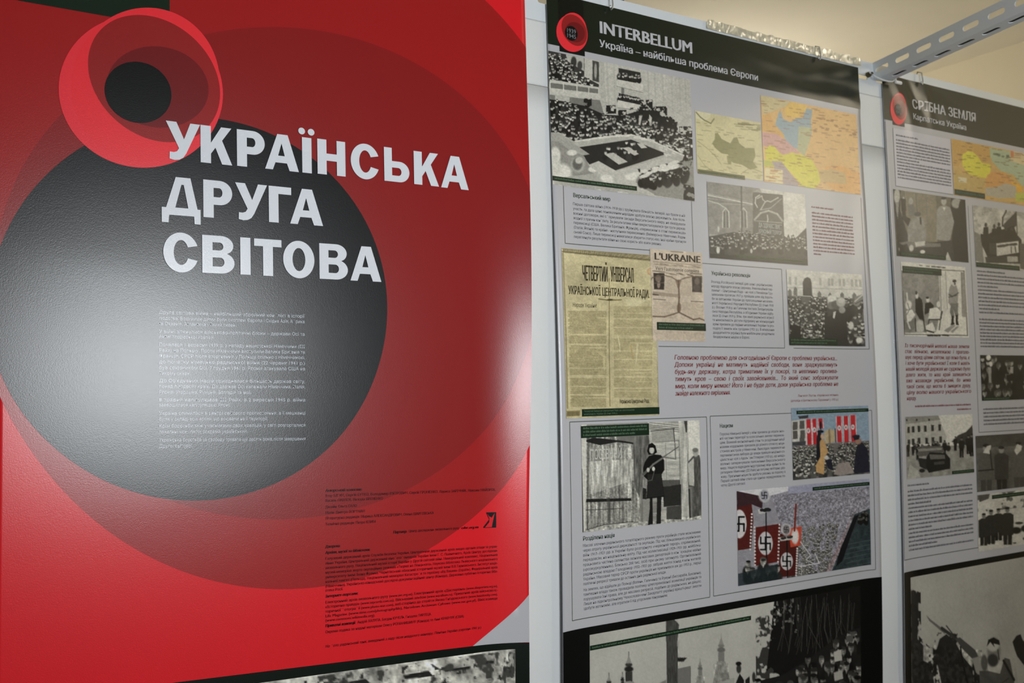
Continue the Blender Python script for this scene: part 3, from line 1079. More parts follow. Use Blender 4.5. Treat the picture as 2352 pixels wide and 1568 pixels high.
p.poly([(866, 838), (1060, 884), (1060, 928), (866, 898)], 40)
p.crowd([(868, 850), (1056, 890), (1056, 900), (868, 870)], 20, 11, 11, seed=6)
p.poly([(858, 900), (1060, 945), (1062, 990), (858, 968)], 214); p.line([(858, 970), (1062, 994)], 6, 150)
p.poly([(250, 848), (560, 888), (700, 900), (740, 1040), (600, 1000), (250, 900)], 128)
p.poly([(300, 855), (430, 870), (430, 920), (300, 900)], 190)
big = [(250, 890), (350, 905), (560, 950), (740, 1030), (900, 1040), (1080, 990), (1200, 1000), (1330, 1120), (1400, 1200), (1535, 1260), (1535, 1500), (1460, 1400),
       (1300, 1350), (1120, 1250), (950, 1210), (700, 1230), (500, 1255), (430, 1255), (310, 1190), (262, 1180)]
p.poly(big, 38)
for q in [(590, 925, 36, 40), (800, 985, 45, 38), (900, 1030, 38, 40), (1020, 1020, 60, 50), (1110, 940, 60, 40), (1130, 1020, 80, 60), (1230, 1030, 70, 70), (1300, 1110, 70, 60),
          (1470, 1190, 60, 50), (1340, 1150, 60, 50)]:
    p.blot([(q[0] - q[2], q[1] - q[3]), (q[0] + q[2], q[1] - q[3]), (q[0] + q[2], q[1] + q[3]), (q[0] - q[2], q[1] + q[3])], 34, 26, .40, int(q[0]))
p.crowd(big[:5] + [(1080, 1040), (1330, 1150), (1535, 1290)] + big[10:], 330, 12, 18, seed=8)
p.poly([(1050, 1040), (1075, 1050), (1060, 1130), (1045, 1120)], 200); p.poly([(1140, 1030), (1165, 1060), (1155, 1130), (1140, 1100)], 205)
p.poly([(262, 1188), (335, 1190), (470, 1268), (640, 1240), (980, 1208), (1190, 1275), (1455, 1400), (1440, 1445), (1300, 1500), (1260, 1560), (830, 1640), (700, 1640), (560, 1500),
        (300, 1420), (262, 1300)], 186)
p.line([(480, 1268), (640, 1245), (980, 1213), (1190, 1280), (1450, 1402)], 14, 222)
p.poly([(520, 1320), (980, 1255), (1300, 1387), (840, 1532), (690, 1446), (610, 1478), (545, 1400)], 40)
p.poly([(262, 1195), (330, 1192), (610, 1385), (520, 1400), (400, 1340), (262, 1260)], 170)
p.crowd([(720, 1330), (1000, 1270), (1150, 1330), (1000, 1420), (760, 1400)], 14, 15, 17, seed=12)
p.poly([(740, 1385), (820, 1372), (950, 1455), (870, 1480)], 196); p.poly([(900, 1330), (960, 1322), (1050, 1385), (1010, 1400)], 200)
p.poly([(1030, 1290), (1080, 1290), (1125, 1330), (1070, 1335)], 205)
rn = random.Random(4)
for k in range(42):
    t = rn.random()
    p.ell(560 + 620 * t + rn.uniform(-20, 20), 1262 - 40 * math.sin(t * 3) + 40 * max(0, t - .6), 22, 7, 225, -8)
for k in range(30):
    p.ell(1240 + 200 * rn.random(), 1310 + 90 * rn.random(), 18, 6, 215, 25)
p.poly([(240, 1260), (330, 1270), (420, 1340), (560, 1400), (640, 1560), (275, 1600)], 150)
p.ell(300, 1400, 48, 80, 225); p.ell(360, 1560, 90, 90, 228); p.ell(450, 1370, 46, 26, 224); p.ell(300, 1480, 50, 90, 215)
p.ell(505, 1480, 62, 70, 185); p.ell(500, 1470, 44, 56, 105); p.ell(515, 1440, 34, 30, 200)
p.ell(640, 1520, 42, 26, 226); p.poly([(560, 1560), (640, 1600), (700, 1680), (560, 1660)], 120)
p.poly([(640, 1560), (830, 1640), (1180, 1775), (300, 1680), (280, 1600)], 180)
p.poly([(600, 1480), (690, 1448), (840, 1535), (1290, 1420), (1400, 1450), (1180, 1560), (1000, 1640), (820, 1660)], 200)
p.poly([(1040, 1590), (1180, 1540), (1330, 1480), (1440, 1460), (1540, 1440), (1553, 1818), (1200, 1760), (1020, 1640)], 150)
p.crowd([(1060, 1570), (1200, 1520), (1330, 1480), (1510, 1480), (1480, 1560), (1300, 1630), (1080, 1640)], 34, 17, 20, face=(120, 205), seed=14)
p.blot([(1040, 1520), (1530, 1450), (1480, 1600), (1100, 1700)], 36, 40, .52, 5)
for k in range(26):
    t = rn.random()
    p.ell(1010 + 380 * t, 1590 - 110 * t + rn.uniform(-25, 25), 34, 15, 226, -15)
p.ell(765, 1610, 60, 40, 228, 20); p.ell(980, 1590, 55, 30, 226)
p.blot([(1450, 1660), (1550, 1680), (1553, 1815), (1450, 1800)], 40, 40, .42, 8)
for x in (340, 420, 880, 930, 690):
    p.ell(x, 1670 + (x - 300) * .12, 28, 16, 222)
conf = p.build(2, 'photo_print', e2, 0, 114.2, 362, 370, 3, 'sepia photograph of a crowded conference hall with a square table')
caption(2, conf, 0, 353.4, 207, 362.4, 4, 1, 3)

# --- olive map
p = Pic(112, 104, [(1548, 990), (2138, 1112), (2170, 1615), (1575, 1558)], (214, 204, 158))
p.grain(.05, 150, 3)
p.poly([(1548, 990), (1700, 1022), (1690, 1060), (1620, 1090), (1560, 1060)], (222, 214, 176))
p.line([(1560, 1005), (1600, 1050), (1640, 1080), (1700, 1110), (1730, 1070)], 9, (120, 116, 80))
p.poly([(1740, 1200), (1765, 1195), (1800, 1250), (1880, 1290), (1910, 1240), (1940, 1235), (1960, 1290), (2010, 1330), (2090, 1330), (2100, 1400), (2080, 1450), (2120, 1500), (2060, 1520),
        (1990, 1480), (1900, 1460), (1870, 1410), (1860, 1390), (1800, 1380), (1740, 1330), (1715, 1290), (1740, 1250)], (150, 146, 100))
p.poly([(1850, 1400), (1900, 1400), (1890, 1480), (1860, 1470)], (158, 152, 106))
p.line([(1575, 1270), (1660, 1330), (1740, 1400), (1800, 1480)], 5, (168, 160, 118))
p.line([(1575, 1400), (1650, 1500), (1720, 1545)], 5, (168, 160, 118)); p.line([(1980, 1560), (2060, 1500), (2160, 1540)], 5, (160, 152, 110))
p.dashes([(1560, 1080), (2120, 1180), (2150, 1590), (1580, 1550)], 55, 20, 60, 6, (120, 114, 78), .55, 2)
p.dashes([(1900, 1090), (2120, 1130), (2120, 1190), (1910, 1160)], 14, 50, 110, 7, (110, 104, 70), .6, 5)
mp = p.build(2, 'map_print', e2, 372, 178, 567, 307, 3, 'small olive map with one darker country outlined', .05)
caption(2, mp, 373.5, 300.8, 511, 310, 4, 1, 5, mat=vinyl((112, 108, 72)))

# --- coloured map
MP = [(-26, 855), (838, 1035), (885, 1758), (15, 1630)]
p = Pic(165, 160, MP, (228, 186, 122))
p.grain(.04, 160, 3)
p.poly([(-26, 855), (60, 875), (240, 915), (200, 960), (60, 1010), (0, 1030)], (214, 198, 150))
p.poly([(240, 918), (380, 945), (390, 985), (300, 1065), (200, 1045), (190, 990)], (236, 196, 104))
p.poly([(-20, 1040), (60, 1015), (110, 1120), (180, 1200), (200, 1260), (120, 1205), (-10, 1180)], (226, 178, 108))
p.poly([(150, 985), (180, 1070), (250, 1100), (300, 1060), (355, 1062), (385, 978), (440, 985), (430, 1080), (436, 1200), (410, 1300), (372, 1405), (300, 1335), (220, 1312), (182, 1200),
        (108, 1120)], (158, 176, 182))
p.poly([(320, 1135), (438, 1150), (412, 1300), (372, 1405), (310, 1350)], (190, 190, 148))
p.poly([(-10, 1185), (120, 1202), (200, 1255), (330, 1372), (280, 1388), (180, 1392), (100, 1338), (0, 1305)], (214, 166, 156))
p.poly([(20, 1345), (60, 1305), (100, 1312), (150, 1370), (180, 1392), (260, 1370), (350, 1392), (440, 1432), (500, 1545), (522, 1625), (482, 1692), (400, 1692), (330, 1645), (260, 1560),
        (150, 1450), (30, 1450)], (220, 210, 78))
p.poly([(80, 1445), (170, 1452), (250, 1560), (330, 1650), (310, 1690), (180, 1650), (120, 1560)], (176, 160, 156))
p.poly([(0, 1440), (60, 1440), (110, 1500), (20, 1500)], (196, 196, 96))
p.poly([(330, 1650), (400, 1695), (480, 1695), (500, 1700), (330, 1670)], (182, 200, 76))
p.poly([(560, 1500), (700, 1490), (880, 1560), (885, 1758), (640, 1710), (560, 1640)], (228, 172, 100))
p.poly([(500, 1540), (620, 1520), (740, 1560), (760, 1660), (520, 1640)], (206, 176, 122))
p.poly([(20, 1505), (180, 1530), (182, 1655), (20, 1628)], (228, 212, 164))
p.dashes([(20, 1520), (100, 1530), (100, 1640), (20, 1630)], 8, 40, 70, 8, (190, 130, 80), .7, 3)
p.dashes(MP, 150, 18, 60, 7, (140, 100, 70), .5, 9)
p.dashes([(440, 1050), (830, 1110), (840, 1240), (440, 1200)], 26, 14, 22, 14, (150, 110, 70), .6, 4)
p.build(2, 'map_print', e2, 570, 116.2, 893, 307.5, 3, 'orange and yellow political map', .05)

# --- demonstration
p = Pic(168, 140, [(1655, 145), (2544, 262), (2564, 905), (1688, 828)], 168)
p.poly([(2130, 205), (2544, 262), (2556, 560), (2420, 690), (2340, 640)], 214)
p.poly([(1655, 145), (2130, 205), (2070, 240), (2070, 640), (1680, 620)], 140)
p.grain(.1, 60, 3)
for k in range(7):
    p.line([(1660, 255 + k * 14), (2070, 335 + k * 4)], 4, 190 if k % 3 == 0 else 120, .8)
p.line([(1670, 270), (2065, 350)], 12, 205); p.line([(1670, 320), (1760, 345), (1830, 390)], 9, 200)
for x in (1800, 1960):
    p.poly([(x, 400), (x + 50, 400), (x + 60, 560), (x, 560)], 110)
    p.line([(x, 560), (x, 420), (x + 25, 385), (x + 52, 420), (x + 58, 560)], 9, 205); p.line([(x + 26, 390), (x + 30, 560)], 5, 190)
p.line([(1965, 190), (1970, 600)], 14, 96)
p.poly([(2068, 240), (2342, 265), (2352, 640), (2070, 620)], 92)
p.line([(2130, 268), (2096, 290), (2090, 340), (2110, 380)], 10, 205); p.line([(2110, 300), (2150, 275), (2160, 310), (2185, 330)], 8, 205)
p.line([(2140, 400), (2180, 330), (2200, 320), (2230, 330), (2300, 290)], 9, 205); p.line([(2130, 405), (2230, 385), (2330, 300)], 5, 200)
p.line([(2085, 490), (2140, 430), (2210, 410), (2290, 440), (2335, 500)], 16, 196, .8); p.line([(2200, 450), (2205, 490), (2200, 510)], 9, 200)
p.line([(2085, 500), (2330, 520)], 5, 190)
p.poly([(1670, 640), (1900, 600), (2100, 640), (2330, 620), (2420, 690), (2560, 560), (2566, 905), (1690, 828)], 70)
p.crowd([(1680, 650), (1950, 590), (2330, 630), (2540, 640), (2560, 760), (1690, 740)], 190, 9, 13, body=(40, 75), face=(110, 200), seed=6)
p.ell(1760, 760, 15, 30, 215); p.ell(1762, 575, 8, 28, 205); p.ell(2055, 770, 10, 20, 200); p.ell(1975, 655, 9, 16, 210)
p.poly([(1690, 790), (2560, 850), (2564, 905), (1690, 828)], 46)
dm = p.build(2, 'photo_print', e2, 398, 324.4, 699, 485, 4, 'faded photograph of a street demonstration with a big banner')
text(2, 'slogan_lettering', dm, [('ДА ЗДРАВСТВУЕТ', 546, 619, 409)], 13, vinyl((204, 203, 190)), 5, bold=.02)
text(2, 'slogan_lettering', dm, [('КРАСНЫЙ ТЕРРОР', 546, 618, 422)], 12, vinyl((200, 199, 186)), 5, bold=.02)
caption(2, dm, 470, 473, 690, 480, 5, 1, 8, mat=vinyl((60, 66, 44)))

# --- red commentary beside it
frame(2, e2, 641.5, 314, 892.5, 670, sides='rb', t=1.3)
rows = [(720, 795, 352)] + [(720.5, 861.5 if i < 12 else 745, 365 + i * 7.8) for i in range(13)]
blurred_lines(2, 'red_commentary', e2, rows, 3.0, C_RED, 1, 21)

# --- Versailles text
text(2, 'section_heading', e2, [('Версальський мир', 48.3, 139, 389)], 11.2, C_HGREEN, 1, bold=.02)
block(2, 'body_text', e2, TEXT1, 47.3, 334, 404.4, 467, 7.4, C_BODY, 1)

# --- universal (document)
DC = [(360, 745), (1137, 796), (1232, 2246), (402, 2280)]
p = Pic(185, 310, DC, (200, 188, 146))
p.grain(.12, 260, 3); p.grain(.08, 60, 5)
p.line([(372, 790), (395, 1500), (412, 2180)], 14, (130, 118, 80), .7)
for k in range(66):
    t = k / 65
    p.poly([(372 + 760 * t, 752 + 50 * t), (379 + 760 * t, 752 + 50 * t), (379 + 760 * t, 784 + 66 * t), (372 + 760 * t, 784 + 66 * t)], (84, 74, 50), .8)
p.line([(365, 775), (1135, 838)], 6, (92, 82, 54)); p.line([(365, 750), (1135, 800)], 4, (120, 108, 70))
for k in range(90):
    y = 850 + k * 15.5
    p.poly([(1150 + (y - 850) * .052, y), (1170 + (y - 850) * .052, y), (1170 + (y - 850) * .052, y + 8), (1150 + (y - 850) * .052, y + 8)], (92, 82, 54), .75)
    p.poly([(1168 + (y - 850) * .052, y + 4), (1180 + (y - 850) * .052, y + 4), (1180 + (y - 850) * .052, y + 12), (1168 + (y - 850) * .052, y + 12)], (70, 62, 42), .7)
p.line([(765, 1000), (775, 1600), (795, 2160)], 7, (120, 106, 66), .8)
p.poly([(900, 1180), (1130, 1170), (1000, 1240), (930, 1260)], (222, 214, 172), .6)
p.poly([(1060, 920), (1140, 860), (1150, 1060), (1100, 1030)], (216, 206, 160), .6)
p.line([(680, 1180), (760, 1190), (870, 1186)], 9, (110, 98, 64)); p.ell(775, 1186, 26, 9, (80, 70, 46))
yy = [(1290, 1490), (1510, 1580), (1600, 1800), (1815, 1870), (1900, 1970), (1985, 2050), (2065, 2165)]
for k, (a_, b_) in enumerate(yy):
    p.columns(420 + (a_ - 1290) * .03, 745 + (a_ - 1290) * .018, a_, b_, 8.2, (96, 84, 50), 30 + k)
yy = [(1245, 1300), (1310, 1345), (1365, 1430), (1440, 1500), (1535, 1640), (1655, 1715), (1730, 1810), (1828, 1875), (1895, 1980), (2000, 2010), (2025, 2080)]
for k, (a_, b_) in enumerate(yy):
    p.columns(808 + (a_ - 1245) * .03, 1140 + (a_ - 1245) * .02, a_, b_, 8.2, (112, 98, 62), 50 + k, a=.6)
for k in range(4):
    p.line([(845 + 5 * k, 1500 + k * 18), (860 + 4 * k, 1560 + k * 30)], 7, (222, 212, 166), .8)
p.line([(960, 1590), (985, 1720)], 12, (180, 160, 108), .8); p.line([(1020, 1580), (1010, 1760)], 14, (222, 212, 170), .7)
for r_ in range(5):
    p.line([(670 + r_ * 14, 1650), (725 + r_ * 5, 1700), (730 + r_ * 3, 1790 + r_ * 8)], 5, (214, 202, 152), .7)
p.poly([(402, 2205), (535, 2200), (535, 2250), (402, 2260)], (132, 118, 78), .7)
for k in range(9):
    p.line([(415 + k * 13, 2215), (415 + k * 13, 2255)], 6, (70, 62, 42), .8)
p.ell(1107, 935, 27, 30, (190, 110, 84), 0, .5); p.ell(1107, 935, 19, 22, (206, 186, 136), 0, .8)
doc = p.build(2, 'document_print', e2, 15.5, 488.5, 246, 806.4, 4, 'yellowed proclamation sheet with ornamental border')
M_ink = vinyl((58, 48, 32))
text(2, 'document_title', doc, [('ЧЕТВЕРТИЙ', 64, 126, 547), ('УНІВЕРСАЛ', 133, 191, 546)], 40, M_ink, 5, bold=.045)
text(2, 'document_title', doc, [('УКРАЇНСЬКОЇ ЦЕНТРАЛЬНОЇ РАДИ.', 29, 229.5, 574.5)], 22, M_ink, 5, bold=.03)
text(2, 'document_text', doc, [('Народе України!', 38.5, 97, 598)], 11, M_ink, 5), text(2, 'document_text', doc, [('Українська Центральна Рада.', 146, 222, 781)], 11, M_ink, 5, bold=.015)
caption(2, doc, 54.5, 790, 247, 803.8, 5, 2, 6, ['Четвертий Універсал Центральної Ради, що проголошував', 'незалежність України (22 січня 1918 р.)'])

# --- newspaper
p = Pic(92, 155, [(1128, 763), (1600, 773), (1645, 1565), (1200, 1595)], (206, 190, 168))
p.grain(.08, 80, 3)
p.line([(1320, 778), (1430, 780)], 7, (120, 104, 84)); p.line([(1300, 866), (1450, 870)], 6, (130, 112, 92))
p.line([(1165, 885), (1590, 892)], 4, (120, 104, 84)); p.line([(1165, 912), (1590, 918)], 3, (150, 132, 110)); p.dashes([(1170, 896), (1580, 898), (1580, 908), (1170, 908)], 16, 20, 60, 5, (120, 104, 84), .6, 3)
p.line([(1165, 972), (1272, 976)], 7, (80, 68, 54)); p.line([(1500, 972), (1600, 972)], 7, (80, 68, 54)); p.dashes([(1280, 978), (1490, 978), (1490, 990), (1280, 990)], 14, 20, 50, 6, (100, 86, 68), .7, 5)
p.poly([(1172, 990), (1272, 988), (1276, 1138), (1184, 1140)], (44, 38, 34)); p.ell(1218, 1040, 26, 34, (120, 104, 92)); p.ell(1225, 1095, 14, 34, (150, 132, 116)); p.line([(1185, 1085), (1270, 1075)], 8, (96, 84, 76))
p.poly([(1515, 995), (1604, 990), (1606, 1138), (1522, 1140)], (62, 54, 48)); p.ell(1562, 1040, 22, 34, (112, 98, 88)); p.ell(1560, 1100, 30, 30, (86, 76, 70))
p.columns(1285, 1380, 1010, 1160, 9, (136, 118, 98), 5, a=.45); p.columns(1425, 1510, 1010, 1180, 9, (136, 118, 98), 6, a=.45)
p.poly([(1176, 1160), (1400, 1170), (1400, 1200), (1180, 1196)], (150, 134, 114), .7); p.line([(1180, 1188), (1225, 1190)], 12, (84, 72, 58))
p.line([(1186, 1230), (1290, 1230)], 6, (90, 78, 62)); p.line([(1515, 1225), (1620, 1222)], 6, (90, 78, 62))
p.columns(1190, 1390, 1250, 1390, 9, (142, 124, 104), 7, a=.45); p.columns(1430, 1620, 1240, 1390, 9, (142, 124, 104), 8, a=.45)
stain = (104, 84, 66)
p.line([(1150, 1060), (1165, 1035), (1270, 1005), (1340, 1020), (1385, 1045)], 9, stain, .85); p.line([(1395, 1050), (1450, 1020), (1520, 998), (1600, 1000)], 9, stain, .85)
p.line([(1398, 1045), (1410, 1200), (1408, 1320)], 15, stain, .85); p.poly([(1370, 1040), (1425, 1040), (1410, 1110), (1390, 1110)], stain, .6); p.ell(1412, 1290, 18, 44, stain, 0, .8)
p.line([(1190, 1385), (1290, 1380), (1370, 1350), (1412, 1330), (1470, 1355), (1540, 1385), (1590, 1370), (1640, 1385)], 12, stain, .85)
p.columns(1210, 1300, 1505, 1540, 9, (150, 132, 112), 9, a=.4); p.columns(1310, 1640, 1500, 1570, 9, (166, 148, 126), 10, a=.5)
nw = p.build(2, 'newspaper_print', e2, 234.5, 475.8, 376, 659, 6, 'stained old newspaper front page headed L\'UKRAINE')
text(2, 'newspaper_title', nw, [("L'UKRAINE", 245, 370.5, 497)], 20, vinyl((44, 36, 30)), 7, bold=.035)
text(2, 'newspaper_headline', nw, [("Vers l'autonomie complète", 247, 366, 518)], 11.5, vinyl((70, 58, 46)), 7)
caption(2, nw, 246, 621.8, 379, 637.4, 7, 2, 9)

# --- Ukrainian revolution text
frame(2, e2, 250, 497.2, 613.5, 670, sides='rtb')
text(2, 'section_heading', e2, [('Українська революція', 401.4, 515.5, 520)], 11.2, C_HGREEN, 1, bold=.02)
block(2, 'body_text', e2, TEXT2, 400, 583.2, 536.7, 651, 7.4, C_BODY, 1)

# --- speaker before a crowd
SP = [(210, 930), (895, 985), (920, 1627), (235, 1620)]
p = Pic(130, 130, SP, 205)
p.poly([(210, 930), (895, 985), (905, 1180), (215, 1130)], 212); p.grain(.08, 50, 3)
for x in (230, 285, 510, 590, 620, 690, 725, 800, 835, 870):
    p.poly([(x, 985 + x * .05), (x + 22, 988 + x * .05), (x + 24, 1060 + x * .04), (x + 2, 1058 + x * .04)], 160, .8)
p.line([(215, 1095), (900, 1120)], 8, 178)
p.poly([(362, 1170), (360, 1050), (378, 1012), (405, 1003), (432, 1018), (443, 1060), (447, 1175)], 62)
for x, y in ((240, 1130), (292, 1110), (512, 1150), (610, 1165), (720, 1160), (830, 1165)):
    p.poly([(x - 17, y + 60), (x - 17, y), (x, y - 22), (x + 17, y), (x + 17, y + 60)], 108)
p.poly([(218, 1170), (900, 1200), (920, 1627), (235, 1620)], 92)
p.crowd([(220, 1170), (600, 1190), (600, 1560), (240, 1600)], 200, 9, 17, body=(35, 80), face=(130, 225), seed=3)
p.crowd([(720, 1190), (905, 1200), (915, 1600), (770, 1600)], 60, 10, 20, body=(40, 80), face=(120, 215), seed=4)
p.poly([(240, 1520), (280, 1430), (345, 1450), (330, 1600), (240, 1610)], 36)
p.poly([(555, 1627), (560, 1330), (620, 1290), (680, 1300), (700, 1290), (830, 1250), (862, 1320), (800, 1390), (760, 1410), (775, 1627)], 48)
p.poly([(580, 1280), (650, 1280), (665, 1330), (590, 1360)], 70)
p.ell(632, 1225, 46, 58, 205); p.ell(618, 1260, 30, 34, 120); p.ell(650, 1250, 30, 40, 96); p.ell(625, 1195, 40, 28, 222)
p.poly([(640, 1320), (665, 1310), (650, 1380), (635, 1370)], 215)
p.ell(710, 1230, 42, 44, 180); p.ell(715, 1215, 30, 24, 205); p.ell(720, 1300, 30, 30, 160)
p.poly([(820, 1250), (840, 1180), (900, 1160), (905, 1200), (870, 1260), (850, 1270)], 130); p.line([(835, 1225), (900, 1165)], 7, 225); p.line([(840, 1245), (905, 1210)], 7, 60)
p.ell(872, 1570, 28, 24, 220); p.ell(800, 1440, 24, 36, 205)
sp = p.build(2, 'photo_print', e2, 628, 496.5, 881, 664, 4, 'photograph of a bearded speaker gesturing above a crowd')
caption(2, sp, 628, 647.5, 787.5, 662.8, 5, 2, 13)

# --- red quotation
block(2, 'quotation_text', e2, QUOTE2, 290.5, 785, 696.2, 768.3, 13.2, C_RED, 1, bold=.02, slant=.18, cond=.80)
text(2, 'quotation_source', e2, ATTR2, 7.0, C_RED, 1, slant=.18)

# --- divided nation
frame(2, e2, 24.3, 813, 374.8, 1177.7)
GD = [(525, 845), (1592, 800), (1610, 1684), (545, 1824)]
p = Pic(240, 230, GD, 150)
p.poly([(525, 845), (578, 843), (578, 1820), (545, 1824)], 214); p.line([(532, 1250), (548, 1820)], 10, 30)
dw = [(575, 960), (1140, 935), (1060, 1400), (1060, 1740), (570, 1800)]
p.poly(dw, 165)
for k in range(30):
    x = 580 + k * 17
    p.poly([(x, 950), (x + 17, 950), (x + 17, 1790), (x, 1790)], 100 + (k * 53) % 90, .6)
p.grain(.5, 40, 4, dw, .35, 4); p.grain(.3, 12, 6, dw)
p.poly([(600, 1180), (1050, 1150), (1050, 1330), (600, 1480)], 212, .55); p.grain(.35, 26, 12, [(600, 1180), (1050, 1150), (1050, 1480), (600, 1500)], .5, 4)
p.poly([(575, 985), (640, 960), (1010, 1000), (1010, 1020), (860, 1000), (700, 1030), (575, 1000)], 36)
p.poly([(575, 1520), (985, 1505), (985, 1530), (575, 1550)], 34); p.line([(575, 1620), (900, 1600)], 5, 50)
p.poly([(760, 1500), (790, 1500), (800, 1735), (775, 1735)], 70, .6)
p.poly([(860, 950), (1140, 935), (1140, 1000), (1080, 1020), (900, 985)], 120)
p.poly([(1000, 950), (1140, 940), (1150, 1060), (1060, 1500), (1010, 1400)], 105); p.grain(.5, 30, 8, [(1000, 950), (1140, 940), (1150, 1060), (1060, 1700), (1000, 1500)], .4, 3)
p.poly([(1130, 815), (1420, 805), (1440, 1760), (1260, 1780), (1150, 1000)], 190); p.grain(.25, 50, 9, [(1130, 815), (1420, 805), (1440, 1760), (1150, 1700)], 3, .4)
for y in (830, 850, 868, 885):
    p.line([(1150, y - 6), (1410, y + 20)], 6, 110)
p.poly([(1165, 905), (1365, 880), (1370, 990), (1170, 1000)], 165); p.line([(1160, 900), (1370, 875)], 7, 60); p.line([(1362, 880), (1372, 1000)], 7, 50)
p.line([(1200, 1000), (1410, 985), (1420, 1330)], 6, 120); p.line([(1290, 1010), (1300, 1330)], 4, 130); p.line([(1250, 1130), (1380, 1150), (1375, 1010)], 9, 110)
p.poly([(1250, 1340), (1420, 1335), (1420, 1380), (1260, 1400)], 90); p.poly([(1265, 1400), (1430, 1375), (1430, 1560), (1275, 1580)], 46); p.poly([(1300, 1580), (1430, 1560), (1440, 1690), (1300, 1690)], 74)
p.poly([(1405, 805), (1500, 802), (1480, 1200), (1500, 1700), (1430, 1770), (1440, 1400)], 200); p.grain(.2, 40, 10, [(1405, 805), (1500, 802), (1500, 1770), (1430, 1770)], .5, 4)
p.poly([(1455, 808), (1485, 806), (1482, 910), (1470, 910)], 70)
p.poly([(1490, 802), (1592, 800), (1606, 1400), (1500, 1420)], 226); p.poly([(1495, 1400), (1606, 1400), (1610, 1700), (1505, 1720)], 120)
p.poly([(1492, 1170), (1535, 1120), (1590, 1110), (1605, 1180), (1605, 1700), (1530, 1660), (1530, 1400), (1495, 1400)], 90); p.poly([(1490, 1190), (1540, 1140), (1545, 1390), (1500, 1380)], 190)
p.ell(1558, 1090, 24, 38, 170); p.ell(1555, 1068, 26, 20, 120); p.line([(1500, 1420), (1510, 1720)], 12, 40); p.grain(.4, 22, 11, [(1540, 1150), (1605, 1150), (1605, 1690), (1530, 1660)], .5, 3)
p.poly([(570, 1800), (760, 1745), (1060, 1720), (1440, 1690), (1606, 1650), (1610, 1684), (545, 1824)], 176); p.grain(.55, 20, 13, [(570, 1790), (1000, 1720), (1606, 1650), (1610, 1690), (560, 1824)])
p.line([(575, 1800), (740, 1750), (1000, 1715)], 6, 60)
# the guard
p.poly([(1120, 1420), (1090, 1410), (1085, 1510), (1120, 1515)], 40)
p.poly([(1150, 1500), (1175, 1500), (1180, 1735), (1135, 1745), (1150, 1600)], 30); p.poly([(1215, 1490), (1255, 1490), (1250, 1730), (1210, 1735)], 34)
p.poly([(1105, 1180), (1140, 1125), (1190, 1110), (1250, 1115), (1278, 1160), (1280, 1250), (1255, 1290), (1270, 1400), (1280, 1490), (1120, 1510), (1130, 1340), (1090, 1300), (1090, 1230)], 24)
p.poly([(1130, 1290), (1255, 1280), (1275, 1480), (1125, 1500)], 40)
p.poly([(1125, 1080), (1140, 1020), (1170, 1005), (1200, 1030), (1215, 1090), (1190, 1110), (1140, 1115)], 20)
p.ell(1168, 1072, 22, 32, 205); p.poly([(1140, 1030), (1200, 1030), (1195, 1050), (1145, 1050)], 18)
p.line([(1405, 1040), (1240, 1155), (1180, 1200)], 8, 90); p.line([(1260, 1145), (1180, 1200), (1080, 1310)], 15, 120); p.line([(1090, 1290), (1140, 1240)], 18, 90)
p.ell(1183, 1240, 13, 20, 215); p.ell(1135, 1250, 13, 20, 205); p.line([(1190, 1260), (1170, 1340), (1130, 1350)], 4, 120)
gd = p.build(2, 'photo_print', e2, 52, 819, 354.4, 1019, 3, 'photograph of a guard holding a rifle before a plank gate')
text(2, 'chalk_lettering', gd, [('ПОСІВНИЙ', 71, 150, 885), ('Стан', 72, 105, 915)], 26, vinyl((205, 204, 194)), 4)
caption(2, gd, 51.5, 821.5, 219, 844, 5, 3, 15)
text(2, 'section_heading', e2, [('Розділена нація', 52.6, 129, 1034.5)], 11.2, C_HGREEN, 1, bold=.02)
block(2, 'body_text', e2, TEXT3A, 52.3, 351.7, 1046.2, 1116.7, 7.4, C_BODY, 1)
block(2, 'body_text', e2, TEXT3B, 52.5, 352, 1127.8, 1162.3, 7.4, C_BODY, 1)

# --- Nazism
frame(2, e2, 385, 811.8, 892, 1177)
text(2, 'section_heading', e2, [('Нацизм', 411, 449.6, 836.5)], 11.2, C_HGREEN, 1, bold=.02)
block(2, 'body_text', e2, TEXT4, 410.4, 604.4, 852, 957, 7.4, C_BODY, 1)


def hooked(p, cx, cy, r, col, sx=.8, rot=0):
    """the crooked cross on the flags in the two documentary rally photographs"""
    t = r * .26
    sgn = 1
    segs = [((0, -r), (0, r)), ((-r, 0), (r, 0)), ((0, -r), (sgn * r, -r)), ((0, r), (-sgn * r, r)), ((r, 0), (r, sgn * r)), ((-r, 0), (-r, -sgn * r))]
    ca, sa = math.cos(RAD(rot)), math.sin(RAD(rot))
    R_ = lambda q: (cx + sx * (q[0] * ca - q[1] * sa), cy + q[0] * sa + q[1] * ca)
    for a_, b_ in segs:
        p.line([R_(a_), R_(b_)], t, col)


